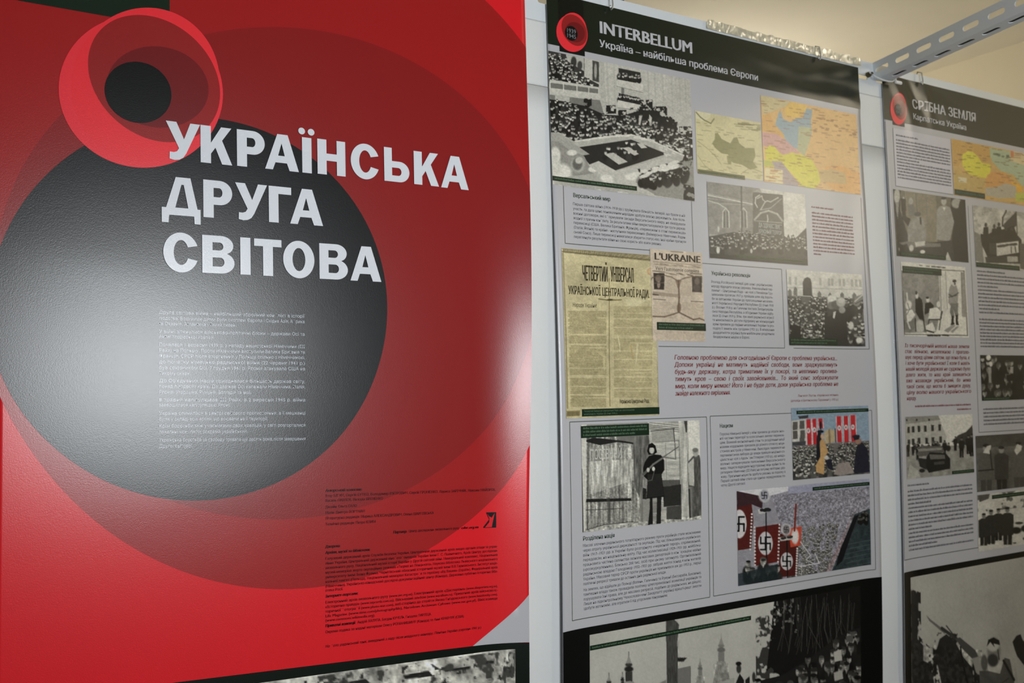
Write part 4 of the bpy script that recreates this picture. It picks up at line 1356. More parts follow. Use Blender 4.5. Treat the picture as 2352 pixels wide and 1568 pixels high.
FL = [(255, 695), (950, 668), (965, 1285), (270, 1340)]
p = Pic(135, 122, FL, (140, 158, 172))
p.poly([(255, 810), (400, 790), (400, 1020), (262, 1030)], (200, 196, 186))
for x, y in ((268, 820), (330, 810), (268, 900), (335, 895), (330, 960)):
    p.poly([(x, y), (x + 44, y - 3), (x + 44, y + 70), (x, y + 74)], (90, 86, 82))
p.poly([(316, 768), (410, 758), (408, 785), (330, 792)], (60, 58, 60)); p.poly([(262, 1000), (385, 990), (385, 1030), (264, 1034)], (70, 70, 72))
for x, y, w_, h_ in ((392, 795, 40, 236), (446, 792, 36, 236), (500, 788, 38, 90), (668, 768, 42, 232), (732, 764, 42, 238), (796, 757, 46, 240)):
    p.poly([(x - 6, y), (x + w_ + 6, y - 3), (x + w_ + 14, y + h_), (x + 2, y + h_ + 2)], (206, 200, 198)); p.poly([(x, y), (x + w_, y - 3), (x + w_ + 8, y + h_), (x + 8, y + h_ + 2)], (186, 44, 50))
for x, y in ((410, 897), (464, 890), (693, 873), (755, 867), (819, 864)):
    p.ell(x, y, 16, 23, (226, 220, 216)); hooked(p, x, y, 8, (60, 40, 44), .7, 45)
p.poly([(556, 905), (600, 880), (650, 890), (655, 1000), (560, 1015)], (186, 166, 130)); p.line([(600, 890), (605, 1010)], 18, (140, 120, 92)); p.line([(655, 880), (660, 1000)], 8, (50, 50, 50))
p.poly([(262, 1035), (500, 1020), (700, 1005), (960, 985), (965, 1285), (270, 1340)], (112, 104, 100))
p.crowd([(265, 1040), (660, 1010), (960, 990), (962, 1230), (272, 1290)], 420, 6, 13, body=(45, 95), face=(120, 220), seed=7)
p.poly([(480, 1150), (485, 960), (500, 900), (520, 900), (535, 960), (520, 1150), (500, 1190)], (30, 32, 40)); p.ell(522, 850, 10, 40, (30, 30, 36)); p.ell(520, 905, 30, 14, (30, 30, 36))
p.poly([(512, 1000), (535, 965), (555, 990), (590, 1090), (560, 1130), (550, 1290), (480, 1270), (475, 1210), (520, 1130)], (196, 156, 104)); p.ell(535, 950, 14, 22, (206, 160, 120))
p.poly([(560, 1160), (620, 1150), (640, 1260), (590, 1240)], (36, 38, 48)); p.ell(575, 1140, 20, 18, (200, 196, 190))
p.poly([(820, 1290), (840, 1100), (865, 1010), (900, 1000), (945, 1060), (962, 1270)], (38, 38, 48)); p.ell(868, 990, 26, 30, (150, 118, 100)); p.ell(848, 950, 34, 16, (30, 30, 40)); p.poly([(820, 940), (880, 935), (875, 975), (830, 985)], (34, 34, 44))
p.poly([(640, 1290), (680, 1190), (780, 1180), (830, 1280), (700, 1300)], (150, 140, 132)); p.crowd([(280, 1200), (470, 1180), (470, 1300), (280, 1310)], 22, 14, 17, body=(50, 90), seed=9)
fl = p.build(2, 'photo_print', e2, 627, 800.5, 882, 957, 3, 'colour photograph of a rally with long red flags')
caption(2, fl, 643, 806.8, 882, 814.6, 5, 1, 17)

RL = [(1925, 1440), (3126, 1330), (3136, 2100), (1942, 2302)]
p = Pic(300, 210, RL, (150, 147, 152))
p.poly([(1925, 1440), (2600, 1380), (2400, 1440), (2250, 1480), (1930, 1520)], (216, 214, 214)); p.poly([(2400, 1400), (3126, 1330), (3126, 1420), (2400, 1500)], (160, 160, 178))
fld = [(2240, 1480), (3128, 1400), (3130, 1650), (3000, 1640), (2780, 2160), (2300, 2230), (2330, 1750)]
p.poly(fld, (142, 139, 146)); p.grain(.35, 14, 3, fld); p.grain(.35, 8, 6, fld)
p.crowd([(2500, 1780), (2860, 1700), (2760, 2150), (2400, 2200)], 260, 5, 8, body=(70, 120), face=(150, 210), seed=4)
p.poly([(3128, 1600), (3000, 1650), (2790, 2165), (3136, 2100)], (52, 62, 64)); p.grain(.3, 30, 8, [(3128, 1600), (3000, 1650), (2790, 2165), (3136, 2100)])
for k in range(6):
    p.line([(2900 + k * 5, 1930 + k * 40), (3130, 1880 + k * 40)], 5, (84, 96, 98), .7)
p.poly([(2990, 1640), (3010, 1600), (2860, 1980), (2780, 2165), (2740, 2165)], (150, 132, 132)); p.grain(.5, 14, 9, [(2990, 1600), (3020, 1600), (2800, 2170), (2730, 2170)])
p.poly([(3000, 1670), (3040, 1650), (2960, 1860), (2890, 2070), (2830, 2120), (2870, 1960)], (24, 24, 28)); p.crowd([(3030, 1640), (3120, 1600), (3120, 1700), (3040, 1720)], 14, 8, 9, body=(20, 40), face=(60, 120), seed=6)
# standards on the left
p.poly([(1925, 1560), (2060, 1530), (2080, 1700), (2060, 1960), (1935, 1980)], (84, 34, 30)); p.poly([(1925, 1440), (2170, 1490), (2160, 1600), (2060, 1560), (1930, 1590)], (60, 40, 44))
p.ell(1950, 1740, 66, 130, (214, 208, 206), soft=.05); hooked(p, 1945, 1740, 64, (20, 20, 22), .75)
p.poly([(2120, 1610), (2190, 1590), (2190, 1640), (2130, 1650)], (200, 196, 190)); p.dashes([(2135, 1612), (2240, 1600), (2240, 1610), (2140, 1622)], 12, 4, 8, 26, (40, 40, 40), 1, 3)
p.poly([(2100, 1770), (2330, 1735), (2310, 2080), (2090, 2120)], (92, 34, 30)); p.ell(2190, 1915, 66, 106, (206, 200, 198), soft=.05); hooked(p, 2190, 1915, 56, (20, 20, 22), .78)
p.poly([(2320, 1830), (2490, 1800), (2480, 2200), (2310, 2220)], (78, 32, 28)); p.ell(2384, 2075, 56, 80, (200, 194, 192), soft=.05); hooked(p, 2384, 2075, 44, (20, 20, 22), .78)
p.poly([(2400, 1780), (2520, 1760), (2510, 1930), (2420, 1950)], (196, 74, 50)); p.ell(2460, 1850, 34, 70, (220, 212, 206)); p.line([(2470, 1560), (2455, 1800)], 16, (120, 46, 36))
p.ell(2180, 1480, 52, 62, (206, 204, 200)); p.ell(2180, 1480, 40, 50, (160, 158, 166)); hooked(p, 2180, 1480, 28, (30, 30, 32), .8)
p.ell(2380, 1790, 44, 56, (200, 198, 194)); p.ell(2380, 1790, 32, 44, (130, 122, 122)); hooked(p, 2380, 1790, 22, (40, 40, 40), .8)
p.poly([(2320, 1860), (2440, 1842), (2440, 1880), (2325, 1895)], (190, 186, 178)); p.dashes([(2330, 1868), (2425, 1852), (2425, 1858), (2335, 1874)], 10, 5, 9, 20, (50, 48, 46), 1, 5)
for x0_, y0_, x1_, y1_ in ((2065, 1650, 2050, 1970), (2090, 1770, 2095, 2110), (2318, 1745, 2305, 2080), (2480, 1960, 2470, 2200)):
    for k in range(12):
        t = k / 11
        p.ell(x0_ + (x1_ - x0_) * t, y0_ + (y1_ - y0_) * t, 8, 9, (224, 214, 208))
for x, y0_, y1_ in ((2195, 1640, 2120), (2386, 1890, 2220)):
    p.line([(x, y0_), (x + 6, y1_)], 11, (24, 24, 24))
p.crowd([(1940, 2080), (2300, 2060), (2300, 2180), (1950, 2230)], 12, 26, 30, body=(24, 44), face=(110, 200), seed=3)
p.poly([(1940, 2190), (2300, 2100), (2310, 2240), (1942, 2302)], (34, 44, 46), .8)
p.line([(2510, 1900), (2600, 2020), (2560, 2060), (2640, 2100)], 7, (214, 210, 206)); p.line([(2640, 2000), (2680, 2090), (2500, 2120)], 7, (214, 210, 206)); p.line([(2520, 2090), (2520, 2200)], 6, (190, 186, 182))
rl = p.build(2, 'photo_print', e2, 455, 968.8, 879, 1165, 3, 'colour photograph of a huge parade ground behind standards')
caption(2, rl, 688.5, 975.8, 879, 983.8, 5, 1, 19)

# --- bottom band and photograph
rect(2, 'bottom_band', e2, 0, 1195, 908, 1890, C_BLACK, 2)
p = Pic(470, 150, [(603, 1148), (3039, 700), (3046, 1700), (603, 2150)], 190)
p.grain(.05, 300, 3)
p.poly([(1195, 1030), (1260, 1020), (1305, 1060), (1290, 1180), (1300, 1800), (1205, 1820)], 74); p.grain(.3, 16, 5, [(1195, 1030), (1305, 1020), (1300, 1800), (1205, 1820)], .5, 3)
for x, y, k in ((745, 1560, .8), (898, 1480, 1.15), (848, 1500, .5), (1480, 1440, .7), (1665, 1340, 1.15)):
    g = 60 if x < 1000 else 130
    p.line([(x, y - 190 * k), (x, y - 100 * k)], 6, g + 30); p.ell(x, y - 112 * k, 24 * k, 12 * k, g); p.poly([(x - 20 * k, y - 120 * k), (x, y - 170 * k), (x + 20 * k, y - 120 * k)], 150)
    p.ell(x, y - 85 * k, 30 * k, 18 * k, g - 20); p.poly([(x - 24 * k, y - 70 * k), (x + 24 * k, y - 70 * k), (x + 24 * k, y - 10 * k), (x - 24 * k, y - 10 * k)], g)
    p.poly([(x - 32 * k, y - 10 * k), (x + 32 * k, y - 10 * k), (x + 80 * k, y + 150 * k), (x - 70 * k, y + 150 * k)], 150); p.grain(.3, 20, 7, [(x - 60 * k, y), (x + 60 * k, y), (x + 60 * k, y + 150 * k), (x - 60 * k, y + 150 * k)])
p.poly([(830, 1540), (900, 1500), (985, 1500), (990, 1800), (830, 1800)], 120); p.grain(.3, 14, 6, [(830, 1540), (985, 1500), (990, 1800), (830, 1800)])
p.poly([(1290, 1380), (1400, 1360), (1410, 1800), (1290, 1800)], 120); p.poly([(1290, 1300), (1370, 1300), (1340, 1330), (1290, 1330)], 40)
for x in (1310, 1345, 1380):
    p.line([(x, 1500), (x, 1700)], 10, 190)
p.poly([(1600, 1500), (1780, 1450), (1800, 1900), (1560, 1900)], 170); p.poly([(1100, 1500), (1195, 1460), (1195, 1800), (1100, 1800)], 130)
tree = [(2180, 850), (3046, 690), (3046, 1700), (2000, 1500), (2000, 1380), (2100, 1180)]
p.blot([(1980, 1000), (2300, 850), (2300, 1500), (1980, 1450)], 60, 50, .48, 4); p.poly([(2300, 830), (3046, 690), (3046, 1400), (2250, 1500), (2100, 1300)], 24); p.blot([(2160, 830), (2500, 800), (2500, 1500), (2080, 1400)], 26, 40, .34, 5)
p.blot([(2160, 830), (2420, 800), (2380, 1100), (2200, 1100)], 170, 26, .62, 15, .6)
rn = random.Random(5)
for k in range(46):
    x = rn.uniform(2250, 2990)
    p.line([(x, 800 + rn.uniform(-30, 120)), (x + rn.uniform(-60, 30), 1000 + rn.uniform(0, 120)), (x + rn.uniform(-90, 90), 1180 + rn.uniform(0, 100))], 4, rn.uniform(45, 110), .7)
p.poly([(1780, 1700), (1790, 1500), (1830, 1420), (1870, 1470), (1870, 1700)], 34); p.ell(1822, 1385, 22, 34, 60); p.ell(1820, 1345, 26, 16, 30)
p.ell(1960, 1450, 16, 40, 60); p.poly([(1880, 1470), (1920, 1440), (1930, 1600), (1880, 1600)], 40)
crw = [(1800, 1620), (2000, 1480), (2250, 1430), (2450, 1330), (2700, 1180), (2900, 1080), (3046, 1040), (3046, 1700), (1700, 1900)]
p.poly(crw, 34)
p.crowd(crw, 120, 30, 38, body=(18, 45), face=(110, 215), seed=11, hat=.7)
p.poly([(2880, 1120), (2960, 1110), (2960, 1160), (2890, 1170)], 90)
p.poly([(2750, 1250), (2830, 1230), (2840, 1320), (2760, 1330)], 190)
p.poly([(2750, 1420), (2840, 1400), (2850, 1470), (2760, 1490)], 175)
bt = p.build(2, 'photo_print', e2, 66.3, 1210, 843.3, 1480, 3, 'black and white photograph of a crowd before church towers', .04)
caption(2, bt, 66.6, 1230, 491, 1239, 5, 1, 23)
# ================================================================== banner 3: farthest banner
e3 = banner(3, 'farthest grey banner with a single map, a cartoon and an aiming soldier')
sheet(3, e3, C_GREY)
hd = rect(3, 'header_band', e3, 0, 0, 908, 113, C_HEAD, 1)
rect(3, 'emblem_block', hd, 32, 0, 78.5, 122, C_HEADBLK, 2)
emblem(3, e3, 54.5, 83, .262, .325, lay=3)
text(3, 'title_text', e3, [('СРІБНА ЗЕМЛЯ', 112, 383, 70)], 33, C_SOFTW, 3, bold=.03)
text(3, 'subtitle_text', e3, [('Карпатська Україна', 111.3, 337, 97.5)], 20, C_SOFTW, 3, bold=.02)
rect(3, 'edge_line', e3, 2.0, 118, 4.0, 1167, C_LINE, 1)
rect(3, 'bottom_line', e3, 4.0, 1166.4, 309, 1168, C_LINE, 1)
# first text panel
rect(3, 'text_panel', e3, 32, 130, 264, 273, vinyl((203, 201, 208)), 1)
frame(3, e3, 32, 130, 264, 273, 1.2, 2, 'lb')
rows = [(42, 128, 148)] + [(41.5, 258.5 if i not in (6, 13) else 130, 160 + i * 7.7) for i in range(13)]
blurred_lines(3, 'body_text', e3, rows, 3.3, C_FAINT, 2, 41)
# map
M3 = [(1692, 1245), (2900, 1529), (2900, 1972), (1722, 1752)]
p = Pic(240, 112, M3, (206, 168, 96))
p.grain(.06, 120, 3)
p.poly([(1700, 1250), (1800, 1275), (1990, 1320), (2060, 1350), (2060, 1420), (2080, 1450), (1980, 1480), (1940, 1420), (1850, 1390), (1760, 1500), (1710, 1490)], (202, 160, 84))
p.poly([(1795, 1400), (1850, 1365), (1900, 1378), (1945, 1420), (1985, 1480), (2060, 1495), (2062, 1560), (2040, 1620), (1930, 1600), (1850, 1570), (1800, 1500)], (222, 212, 66))
p.poly([(2060, 1345), (2250, 1385), (2900, 1529), (2900, 1700), (2352, 1700), (2280, 1600), (2160, 1560), (2080, 1470), (2062, 1420)], (172, 186, 152))
p.poly([(1722, 1560), (1850, 1575), (1930, 1605), (2020, 1640), (1990, 1700), (2010, 1750), (1722, 1745)], (196, 166, 98))
p.poly([(2030, 1590), (2090, 1560), (2190, 1570), (2260, 1640), (2290, 1690), (2200, 1670), (2110, 1700), (2010, 1690)], (214, 156, 84))
p.poly([(2250, 1650), (2352, 1700), (2352, 1760), (2290, 1740)], (226, 172, 52))
p.poly([(2010, 1700), (2110, 1700), (2200, 1670), (2300, 1700), (2300, 1800), (2140, 1800), (2010, 1765)], (180, 172, 150))
p.poly([(2290, 1760), (2420, 1760), (2420, 1850), (2290, 1830)], (186, 190, 80))
p.poly([(2250, 1370), (2900, 1500), (2900, 1700), (2252, 1470)], (214, 196, 150)); p.dashes([(2260, 1380), (2500, 1430), (2500, 1480), (2260, 1440)], 10, 40, 80, 9, (150, 110, 80), .6, 4)
p.poly([(2255, 1375), (2285, 1382), (2285, 1440), (2257, 1436)], (206, 130, 84))
p.poly([(1760, 1595), (1840, 1608), (1838, 1650), (1765, 1640)], (220, 208, 168))
p.dashes(M3, 140, 14, 44, 7, (100, 80, 50), .55, 7)
p.dashes([(2090, 1395), (2230, 1425), (2230, 1440), (2090, 1412)], 10, 8, 12, 18, (90, 100, 80), .7, 5)
m3 = p.build(3, 'map_print', e3, 267.5, 127.5, 880, 273.5, 3, 'orange and yellow regional map', .05)
caption(3, m3, 270, 257.4, 403, 272, 4, 1, 5)
# signing ceremony
ME = [(1170, 205), (1825, 320), (1848, 882), (1210, 805)]
p = Pic(122, 122, ME, (112, 106, 92))
p.poly([(1275, 215), (1560, 270), (1570, 700), (1310, 650)], (136, 128, 108)); p.grain(.08, 60, 3)
p.line([(1375, 250), (1390, 430)], 5, 90); p.line([(1468, 260), (1490, 640)], 5, 118)
p.poly([(1170, 205), (1240, 218), (1235, 400), (1330, 690), (1310, 780), (1212, 700)], 54); p.ell(1205, 270, 28, 70, 186); p.poly([(1195, 330), (1225, 320), (1215, 480), (1200, 400)], 150)
p.ell(1265, 340, 14, 60, 196); p.poly([(1240, 290), (1285, 300), (1290, 460), (1330, 480), (1320, 560), (1260, 480)], 34)
p.ell(1332, 320, 20, 30, 170); p.poly([(1300, 350), (1360, 350), (1380, 450), (1320, 460)], 116)
p.poly([(1310, 680), (1305, 560), (1340, 470), (1400, 455), (1455, 490), (1475, 640), (1460, 720), (1400, 730), (1330, 720)], 146); p.poly([(1410, 470), (1428, 465), (1430, 540), (1416, 530)], 60); p.ell(1395, 440, 30, 20, 90); p.grain(.15, 40, 5, [(1305, 455), (1475, 455), (1475, 720), (1305, 720)])
p.poly([(1562, 670), (1565, 410), (1590, 375), (1640, 365), (1695, 390), (1722, 520), (1700, 610), (1680, 690)], 156); p.ell(1630, 330, 24, 36, 180); p.ell(1630, 300, 26, 14, 70); p.poly([(1620, 385), (1645, 385), (1635, 420)], 226)
p.poly([(1695, 300), (1825, 320), (1848, 882), (1690, 860), (1700, 640), (1722, 520), (1690, 390)], 44); p.ell(1745, 350, 46, 46, 168); p.poly([(1775, 330), (1825, 325), (1825, 400), (1760, 400)], 36)
p.poly([(1210, 700), (1330, 690), (1480, 700), (1700, 680), (1720, 860), (1210, 805)], 62); p.poly([(1230, 690), (1300, 680), (1480, 700), (1600, 705), (1600, 735), (1300, 735)], 120)
p.poly([(1370, 690), (1460, 680), (1460, 720), (1380, 730)], 206); p.ell(1260, 745, 32, 28, 226); p.ell(1440, 775, 22, 16, 224); p.ell(1340, 740, 20, 28, 206); p.poly([(1635, 855), (1662, 780), (1695, 862)], 200); p.poly([(1230, 720), (1300, 700), (1340, 800), (1240, 790)], 40)
mt = p.build(3, 'photo_print', e3, 20.5, 281.5, 314.5, 444.5, 3, 'brown photograph of officials signing at a table')
caption(3, mt, 34, 432.5, 218, 443, 5, 1, 6)
# lorry
TR = [(1885, 355), (2560, 478), (2560, 985), (1920, 912)]
p = Pic(130, 110, TR, 190)
p.grain(.2, 60, 3); p.blot([(1890, 355), (2560, 470), (2560, 620), (1900, 560)], 150, 50, .55, 5, .7)
p.poly([(1900, 600), (1970, 640), (1990, 880), (1915, 860)], 130)
p.line([(2160, 560), (2165, 480), (2195, 430), (2200, 380)], 14, 60); p.poly([(2160, 555), (2290, 430), (2290, 560), (2200, 620)], 60); p.line([(2290, 390), (2292, 640)], 7, 40)
p.poly([(1958, 625), (2030, 630), (2080, 600), (2160, 590), (2260, 560), (2290, 640), (2330, 690), (2320, 870), (2040, 870), (1970, 720)], 40)
for x, y in ((2008, 545), (2085, 560), (2128, 545), (2190, 590), (2245, 590)):
    p.poly([(x - 26, y + 90), (x - 20, y + 20), (x + 20, y + 20), (x + 26, y + 90)], 26); p.ell(x, y, 13, 20, 60)
p.poly([(2040, 710), (2100, 712), (2100, 815), (2040, 800)], 66); p.poly([(2102, 715), (2300, 700), (2302, 800), (2105, 825)], 206)
p.dashes([(2115, 735), (2280, 722), (2280, 730), (2115, 745)], 26, 6, 12, 18, 60, .8, 5); p.line([(2235, 750), (2235, 800)], 9, 70); p.line([(2270, 750), (2275, 795)], 11, 70)
p.poly([(2000, 830), (2300, 830), (2350, 900), (2010, 880)], 60); p.poly([(2195, 830), (2290, 835), (2290, 880), (2200, 880)], 170); p.poly([(2310, 720), (2560, 760), (2560, 985), (2310, 940)], 90)
tr_ = p.build(3, 'photo_print', e3, 345.5, 292.5, 690, 453.3, 3, 'photograph of armed men standing in a lorry')
caption(3, tr_, 346.5, 441, 545, 453.4, 5, 1, 7)
# framed column
frame(3, e3, 325.5, 296, 860, 878, 1.3, 1, 'lb')
text_rows = [(349, 475, 466)] + [(349, 560 if i not in (3, 9) else 440, 476 + i * 9.7) for i in range(11)]
blurred_lines(3, 'body_text', e3, [(a_, 850 if b_ > 500 else b_, v_) for a_, b_, v_ in text_rows], 3.7, C_FAINT, 1, 43)
blurred_lines(3, 'body_text', e3, [(348, 850, 591 + i * 8.7) for i in range(9)], 3.7, C_FAINT, 1, 44)
blurred_lines(3, 'body_text', e3, [(348, 850, 822 + i * 9.6) for i in range(5)], 3.7, C_FAINT, 1, 45)
# caricature
CT = [(1240, 862), (1825, 925), (1848, 1565), (1275, 1515)]
p = Pic(112, 122, CT, 222)
p.poly([(1258, 960), (1580, 985), (1590, 1330), (1550, 1500), (1275, 1490)], 140); p.grain(.12, 30, 3, [(1258, 960), (1580, 985), (1590, 1500), (1275, 1490)])
p.poly([(1400, 975), (1440, 978), (1430, 1150), (1380, 1150)], 160, .6); p.ell(1320, 1420, 70, 60, 120)
p.line([(1252, 945), (1275, 1500), (1835, 1545), (1812, 960), (1600, 945)], 6, 40); p.dashes([(1400, 898), (1620, 918), (1620, 925), (1400, 905)], 12, 14, 26, 9, 60, .8, 2)
p.dashes([(1450, 1518), (1660, 1530), (1660, 1536), (1450, 1524)], 16, 8, 14, 13, 30, 1, 3)
p.poly([(1590, 985), (1640, 960), (1660, 965), (1650, 1300), (1620, 1400)], 210); p.line([(1640, 960), (1655, 1300)], 4, 120); p.line([(1590, 985), (1600, 1380)], 5, 70)
p.poly([(1785, 970), (1812, 970), (1830, 1380), (1795, 1380)], 150); p.line([(1785, 970), (1790, 1370)], 4, 60)
for q in ([(1620, 1490), (1700, 1440), (1730, 1450), (1660, 1510)], [(1680, 1500), (1740, 1455), (1760, 1460), (1700, 1515)]):
    p.poly(q, 150)
# officer in the doorway
p.poly([(1685, 1270), (1665, 1250), (1755, 1250), (1750, 1330), (1755, 1360), (1725, 1370), (1712, 1310), (1715, 1370), (1690, 1370), (1675, 1330)], 118)
p.poly([(1662, 1250), (1672, 1120), (1690, 1080), (1740, 1090), (1755, 1150), (1750, 1250)], 150); p.line([(1670, 1170), (1700, 1190), (1755, 1160)], 11, 90); p.line([(1668, 1195), (1740, 1180)], 7, 60)
p.ell(1718, 1072, 17, 26, 206); p.ell(1722, 1050, 19, 14, 50); p.ell(1725, 1075, 8, 12, 60)
p.poly([(1690, 1360), (1714, 1365), (1710, 1415), (1720, 1440), (1680, 1445), (1690, 1415)], 22); p.poly([(1728, 1360), (1752, 1355), (1748, 1410), (1758, 1450), (1730, 1445), (1728, 1410)], 24)
# seated group
p.line([(1296, 1145), (1302, 1210)], 12, 222); p.ell(1310, 1250, 28, 40, 222); p.poly([(1290, 1300), (1340, 1290), (1370, 1340), (1330, 1390), (1300, 1400)], 225); p.line([(1300, 1230), (1320, 1290), (1296, 1330)], 4, 40); p.line([(1300, 1390), (1325, 1455)], 12, 210)
p.poly([(1370, 1200), (1400, 1180), (1430, 1210), (1440, 1330), (1450, 1400), (1420, 1400), (1370, 1310)], 24); p.ell(1384, 1170, 13, 28, 214); p.ell(1378, 1145, 10, 16, 40)
p.poly([(1455, 1240), (1500, 1230), (1530, 1260), (1530, 1290), (1480, 1330), (1450, 1340)], 26); p.ell(1480, 1210, 15, 24, 212); p.ell(1476, 1192, 14, 10, 36)
p.poly([(1495, 1290), (1560, 1280), (1595, 1320), (1590, 1390), (1480, 1380), (1490, 1340)], 228); p.ell(1575, 1255, 18, 26, 222); p.line([(1490, 1385), (1590, 1390), (1608, 1320)], 10, 34); p.line([(1600, 1320), (1580, 1480)], 8, 40); p.line([(1490, 1390), (1470, 1490)], 8, 40)
p.ell(1412, 1440, 44, 58, 196); p.line([(1440, 1380), (1455, 1480)], 9, 30); p.line([(1370, 1370), (1375, 1480)], 9, 34); p.poly([(1460, 1440), (1520, 1410), (1550, 1490), (1470, 1500)], 220); p.line([(1470, 1480), (1530, 1500)], 12, 24)
ct = p.build(3, 'cartoon_print', e3, 35, 457, 298.5, 637, 3, 'ink cartoon of a soldier in a doorway and a seated family')
caption(3, ct, 40, 467, 196, 484, 5, 2, 9)
# red quotation
block(3, 'quotation_text', e3, QUOTE3, 34.5, 298, 664, 791, 13, C_RED, 1, bold=.02, slant=.18, cond=.8)
blurred_lines(3, 'quotation_source', e3, [(67, 295, 808.5), (236, 295, 819.5)], 3.6, C_RED, 1, 51)
# street with cars
CA = [(1285, 770), (1885, 752), (1900, 1278), (1300, 1335)]
p = Pic(116, 116, CA, 214)
p.poly([(1285, 770), (1580, 755), (1660, 960), (1640, 1010), (1290, 1020)], 176); p.poly([(1285, 768), (1580, 754), (1605, 800), (1290, 835)], 140); p.grain(.08, 30, 3, [(1285, 770), (1640, 770), (1640, 1010), (1290, 1020)])
for x, y in ((1318, 890), (1362, 885), (1413, 882), (1470, 880), (1535, 875), (1598, 872), (1320, 1005), (1362, 998), (1414, 990), (1482, 990), (1538, 985), (1605, 980)):
    p.poly([(x - 12, y - 30), (x + 12, y - 30), (x + 12, y + 26), (x - 12, y + 26)], 52)
for x in (1300, 1395, 1505):
    p.poly([(x - 8, 790), (x + 8, 788), (x + 8, 808), (x - 8, 810)], 60)
p.poly([(1885, 850), (1830, 910), (1760, 940), (1700, 1000), (1900, 1050)], 60); p.poly([(1290, 1040), (1900, 1030), (1900, 1278), (1300, 1335)], 150); p.grain(.15, 40, 5, [(1290, 1040), (1900, 1030), (1900, 1278), (1300, 1335)])
p.crowd([(1300, 1010), (1650, 990), (1690, 1020), (1400, 1060)], 22, 10, 12, body=(30, 60), face=(60, 140), seed=3)
for x, y, h_ in ((1312, 1130, 130), (1360, 1120, 100), (1735, 1080, 130), (1790, 1140, 180), (1850, 1110, 170), (1880, 1130, 200), (1400, 1160, 120), (1640, 1110, 120)):
    p.person(x, y, h_, 36, 26, 110)
p.poly([(1390, 1110), (1440, 1030), (1620, 1040), (1640, 1090), (1560, 1110), (1420, 1130)], 90); p.poly([(1400, 1060), (1620, 1050), (1615, 1070), (1410, 1085)], 140)
p.poly([(1480, 1130), (1510, 1090), (1650, 1100), (1690, 1150), (1690, 1240), (1500, 1275), (1470, 1220)], 34); p.poly([(1505, 1110), (1640, 1115), (1645, 1150), (1515, 1155)], 104); p.poly([(1545, 1180), (1640, 1170), (1640, 1195), (1550, 1205)], 70); p.poly([(1400, 1140), (1480, 1150), (1480, 1250), (1420, 1220)], 46); p.ell(1440, 1255, 26, 18, 40)
p.poly([(1300, 1335), (1330, 1200), (1400, 1250), (1430, 1320)], 196, .6)
ca_ = p.build(3, 'photo_print', e3, 24, 830.5, 298.5, 979, 3, 'photograph of open cars driving down a town street')
caption(3, ca_, 205, 969, 298, 977, 5, 1, 11)
# last text column
rows = [(26, 112, 996)] + [(25.5, 289.3 if i not in (3, 9, 13) else 120 + 20 * (i % 3), 1010 + i * 9.9) for i in range(15)]
blurred_lines(3, 'body_text', e3, rows, 3.8, C_FAINT, 1, 55)
# people in suits
GR = [(1955, 215), (2760, 245), (2760, 605), (1975, 628)]
p = Pic(140, 84, GR, 36)
p.crowd([(1970, 240), (2740, 260), (2740, 560), (1980, 580)], 46, 22, 27, body=(16, 40), face=(120, 190), seed=5)
p.poly([(2030, 330), (2060, 330), (2065, 470), (2040, 470)], 150); p.poly([(2240, 330), (2270, 330), (2265, 390), (2245, 390)], 160); p.ell(2036, 240, 22, 26, 226); p.ell(2058, 300, 16, 24, 216)
p.poly([(2200, 400), (2352, 390), (2352, 460), (2210, 455)], 22)
gr = p.build(3, 'photo_print', e3, 343.5, 681, 760, 798, 3, 'dark photograph of men in suits at an assembly')
caption(3, gr, 345, 789.5, 470, 798, 5, 1, 12)
# soldiers
SO = [(1915, 950), (2760, 882), (2760, 1370), (1925, 1447)]
p = Pic(150, 100, SO, 92)
p.grain(.25, 70, 3); p.poly([(1915, 950), (2760, 882), (2760, 1000), (1915, 1060)], 60, .6)
for x, y, h_, g in ((2000, 1450, 430, 88), (2130, 1440, 400, 60), (2280, 1430, 430, 92), (2400, 1420, 410, 60), (2520, 1410, 420, 80), (2650, 1400, 420, 70)):
    p.person(x, y, h_, g, g - 20, 150, 40, 1.1, .25)
p.poly([(1975, 1100), (2010, 1040), (2045, 1030), (2030, 1110)], 205); p.poly([(2240, 1080), (2270, 1020), (2310, 1040), (2300, 1080), (2260, 1120)], 206); p.line([(2035, 1080), (2050, 1250)], 10, 40); p.line([(1940, 1260), (2060, 1250)], 12, 36)
p.build(3, 'photo_print', e3, 309, 886.5, 760, 1028, 3, 'photograph of soldiers in greatcoats standing close together')
# figures in snow
SN = [(1930, 1475), (2760, 1406), (2760, 1870), (1940, 1984)]
p = Pic(150, 100, SN, 208)
p.grain(.06, 60, 3); p.blot([(1930, 1475), (2760, 1406), (2760, 1570), (1930, 1630)], 70, 60, .58, 6, .8)
p.poly([(1930, 1475), (2040, 1465), (2030, 1510), (1950, 1540)], 84)
for x, y, h_ in ((1985, 1930, 290), (2048, 1920, 310), (2112, 1890, 290), (2190, 1930, 340)):
    p.person(x, y, h_, 46, 36, 120, 30, 1.15, .25)
p.ell(2265, 1805, 44, 30, 34); p.ell(2340, 1790, 34, 30, 40); p.ell(2290, 1740, 34, 12, 60); p.ell(2420, 1800, 50, 26, 36); p.ell(2250, 1915, 16, 7, 80); p.ell(2350, 1880, 30, 16, 70); p.ell(2560, 1790, 50, 22, 40)
sn = p.build(3, 'photo_print', e3, 309, 1035.5, 760, 1178, 3, 'pale photograph of dark figures standing in snow')
caption(3, sn, 372, 1040, 560, 1050, 5, 1, 14)
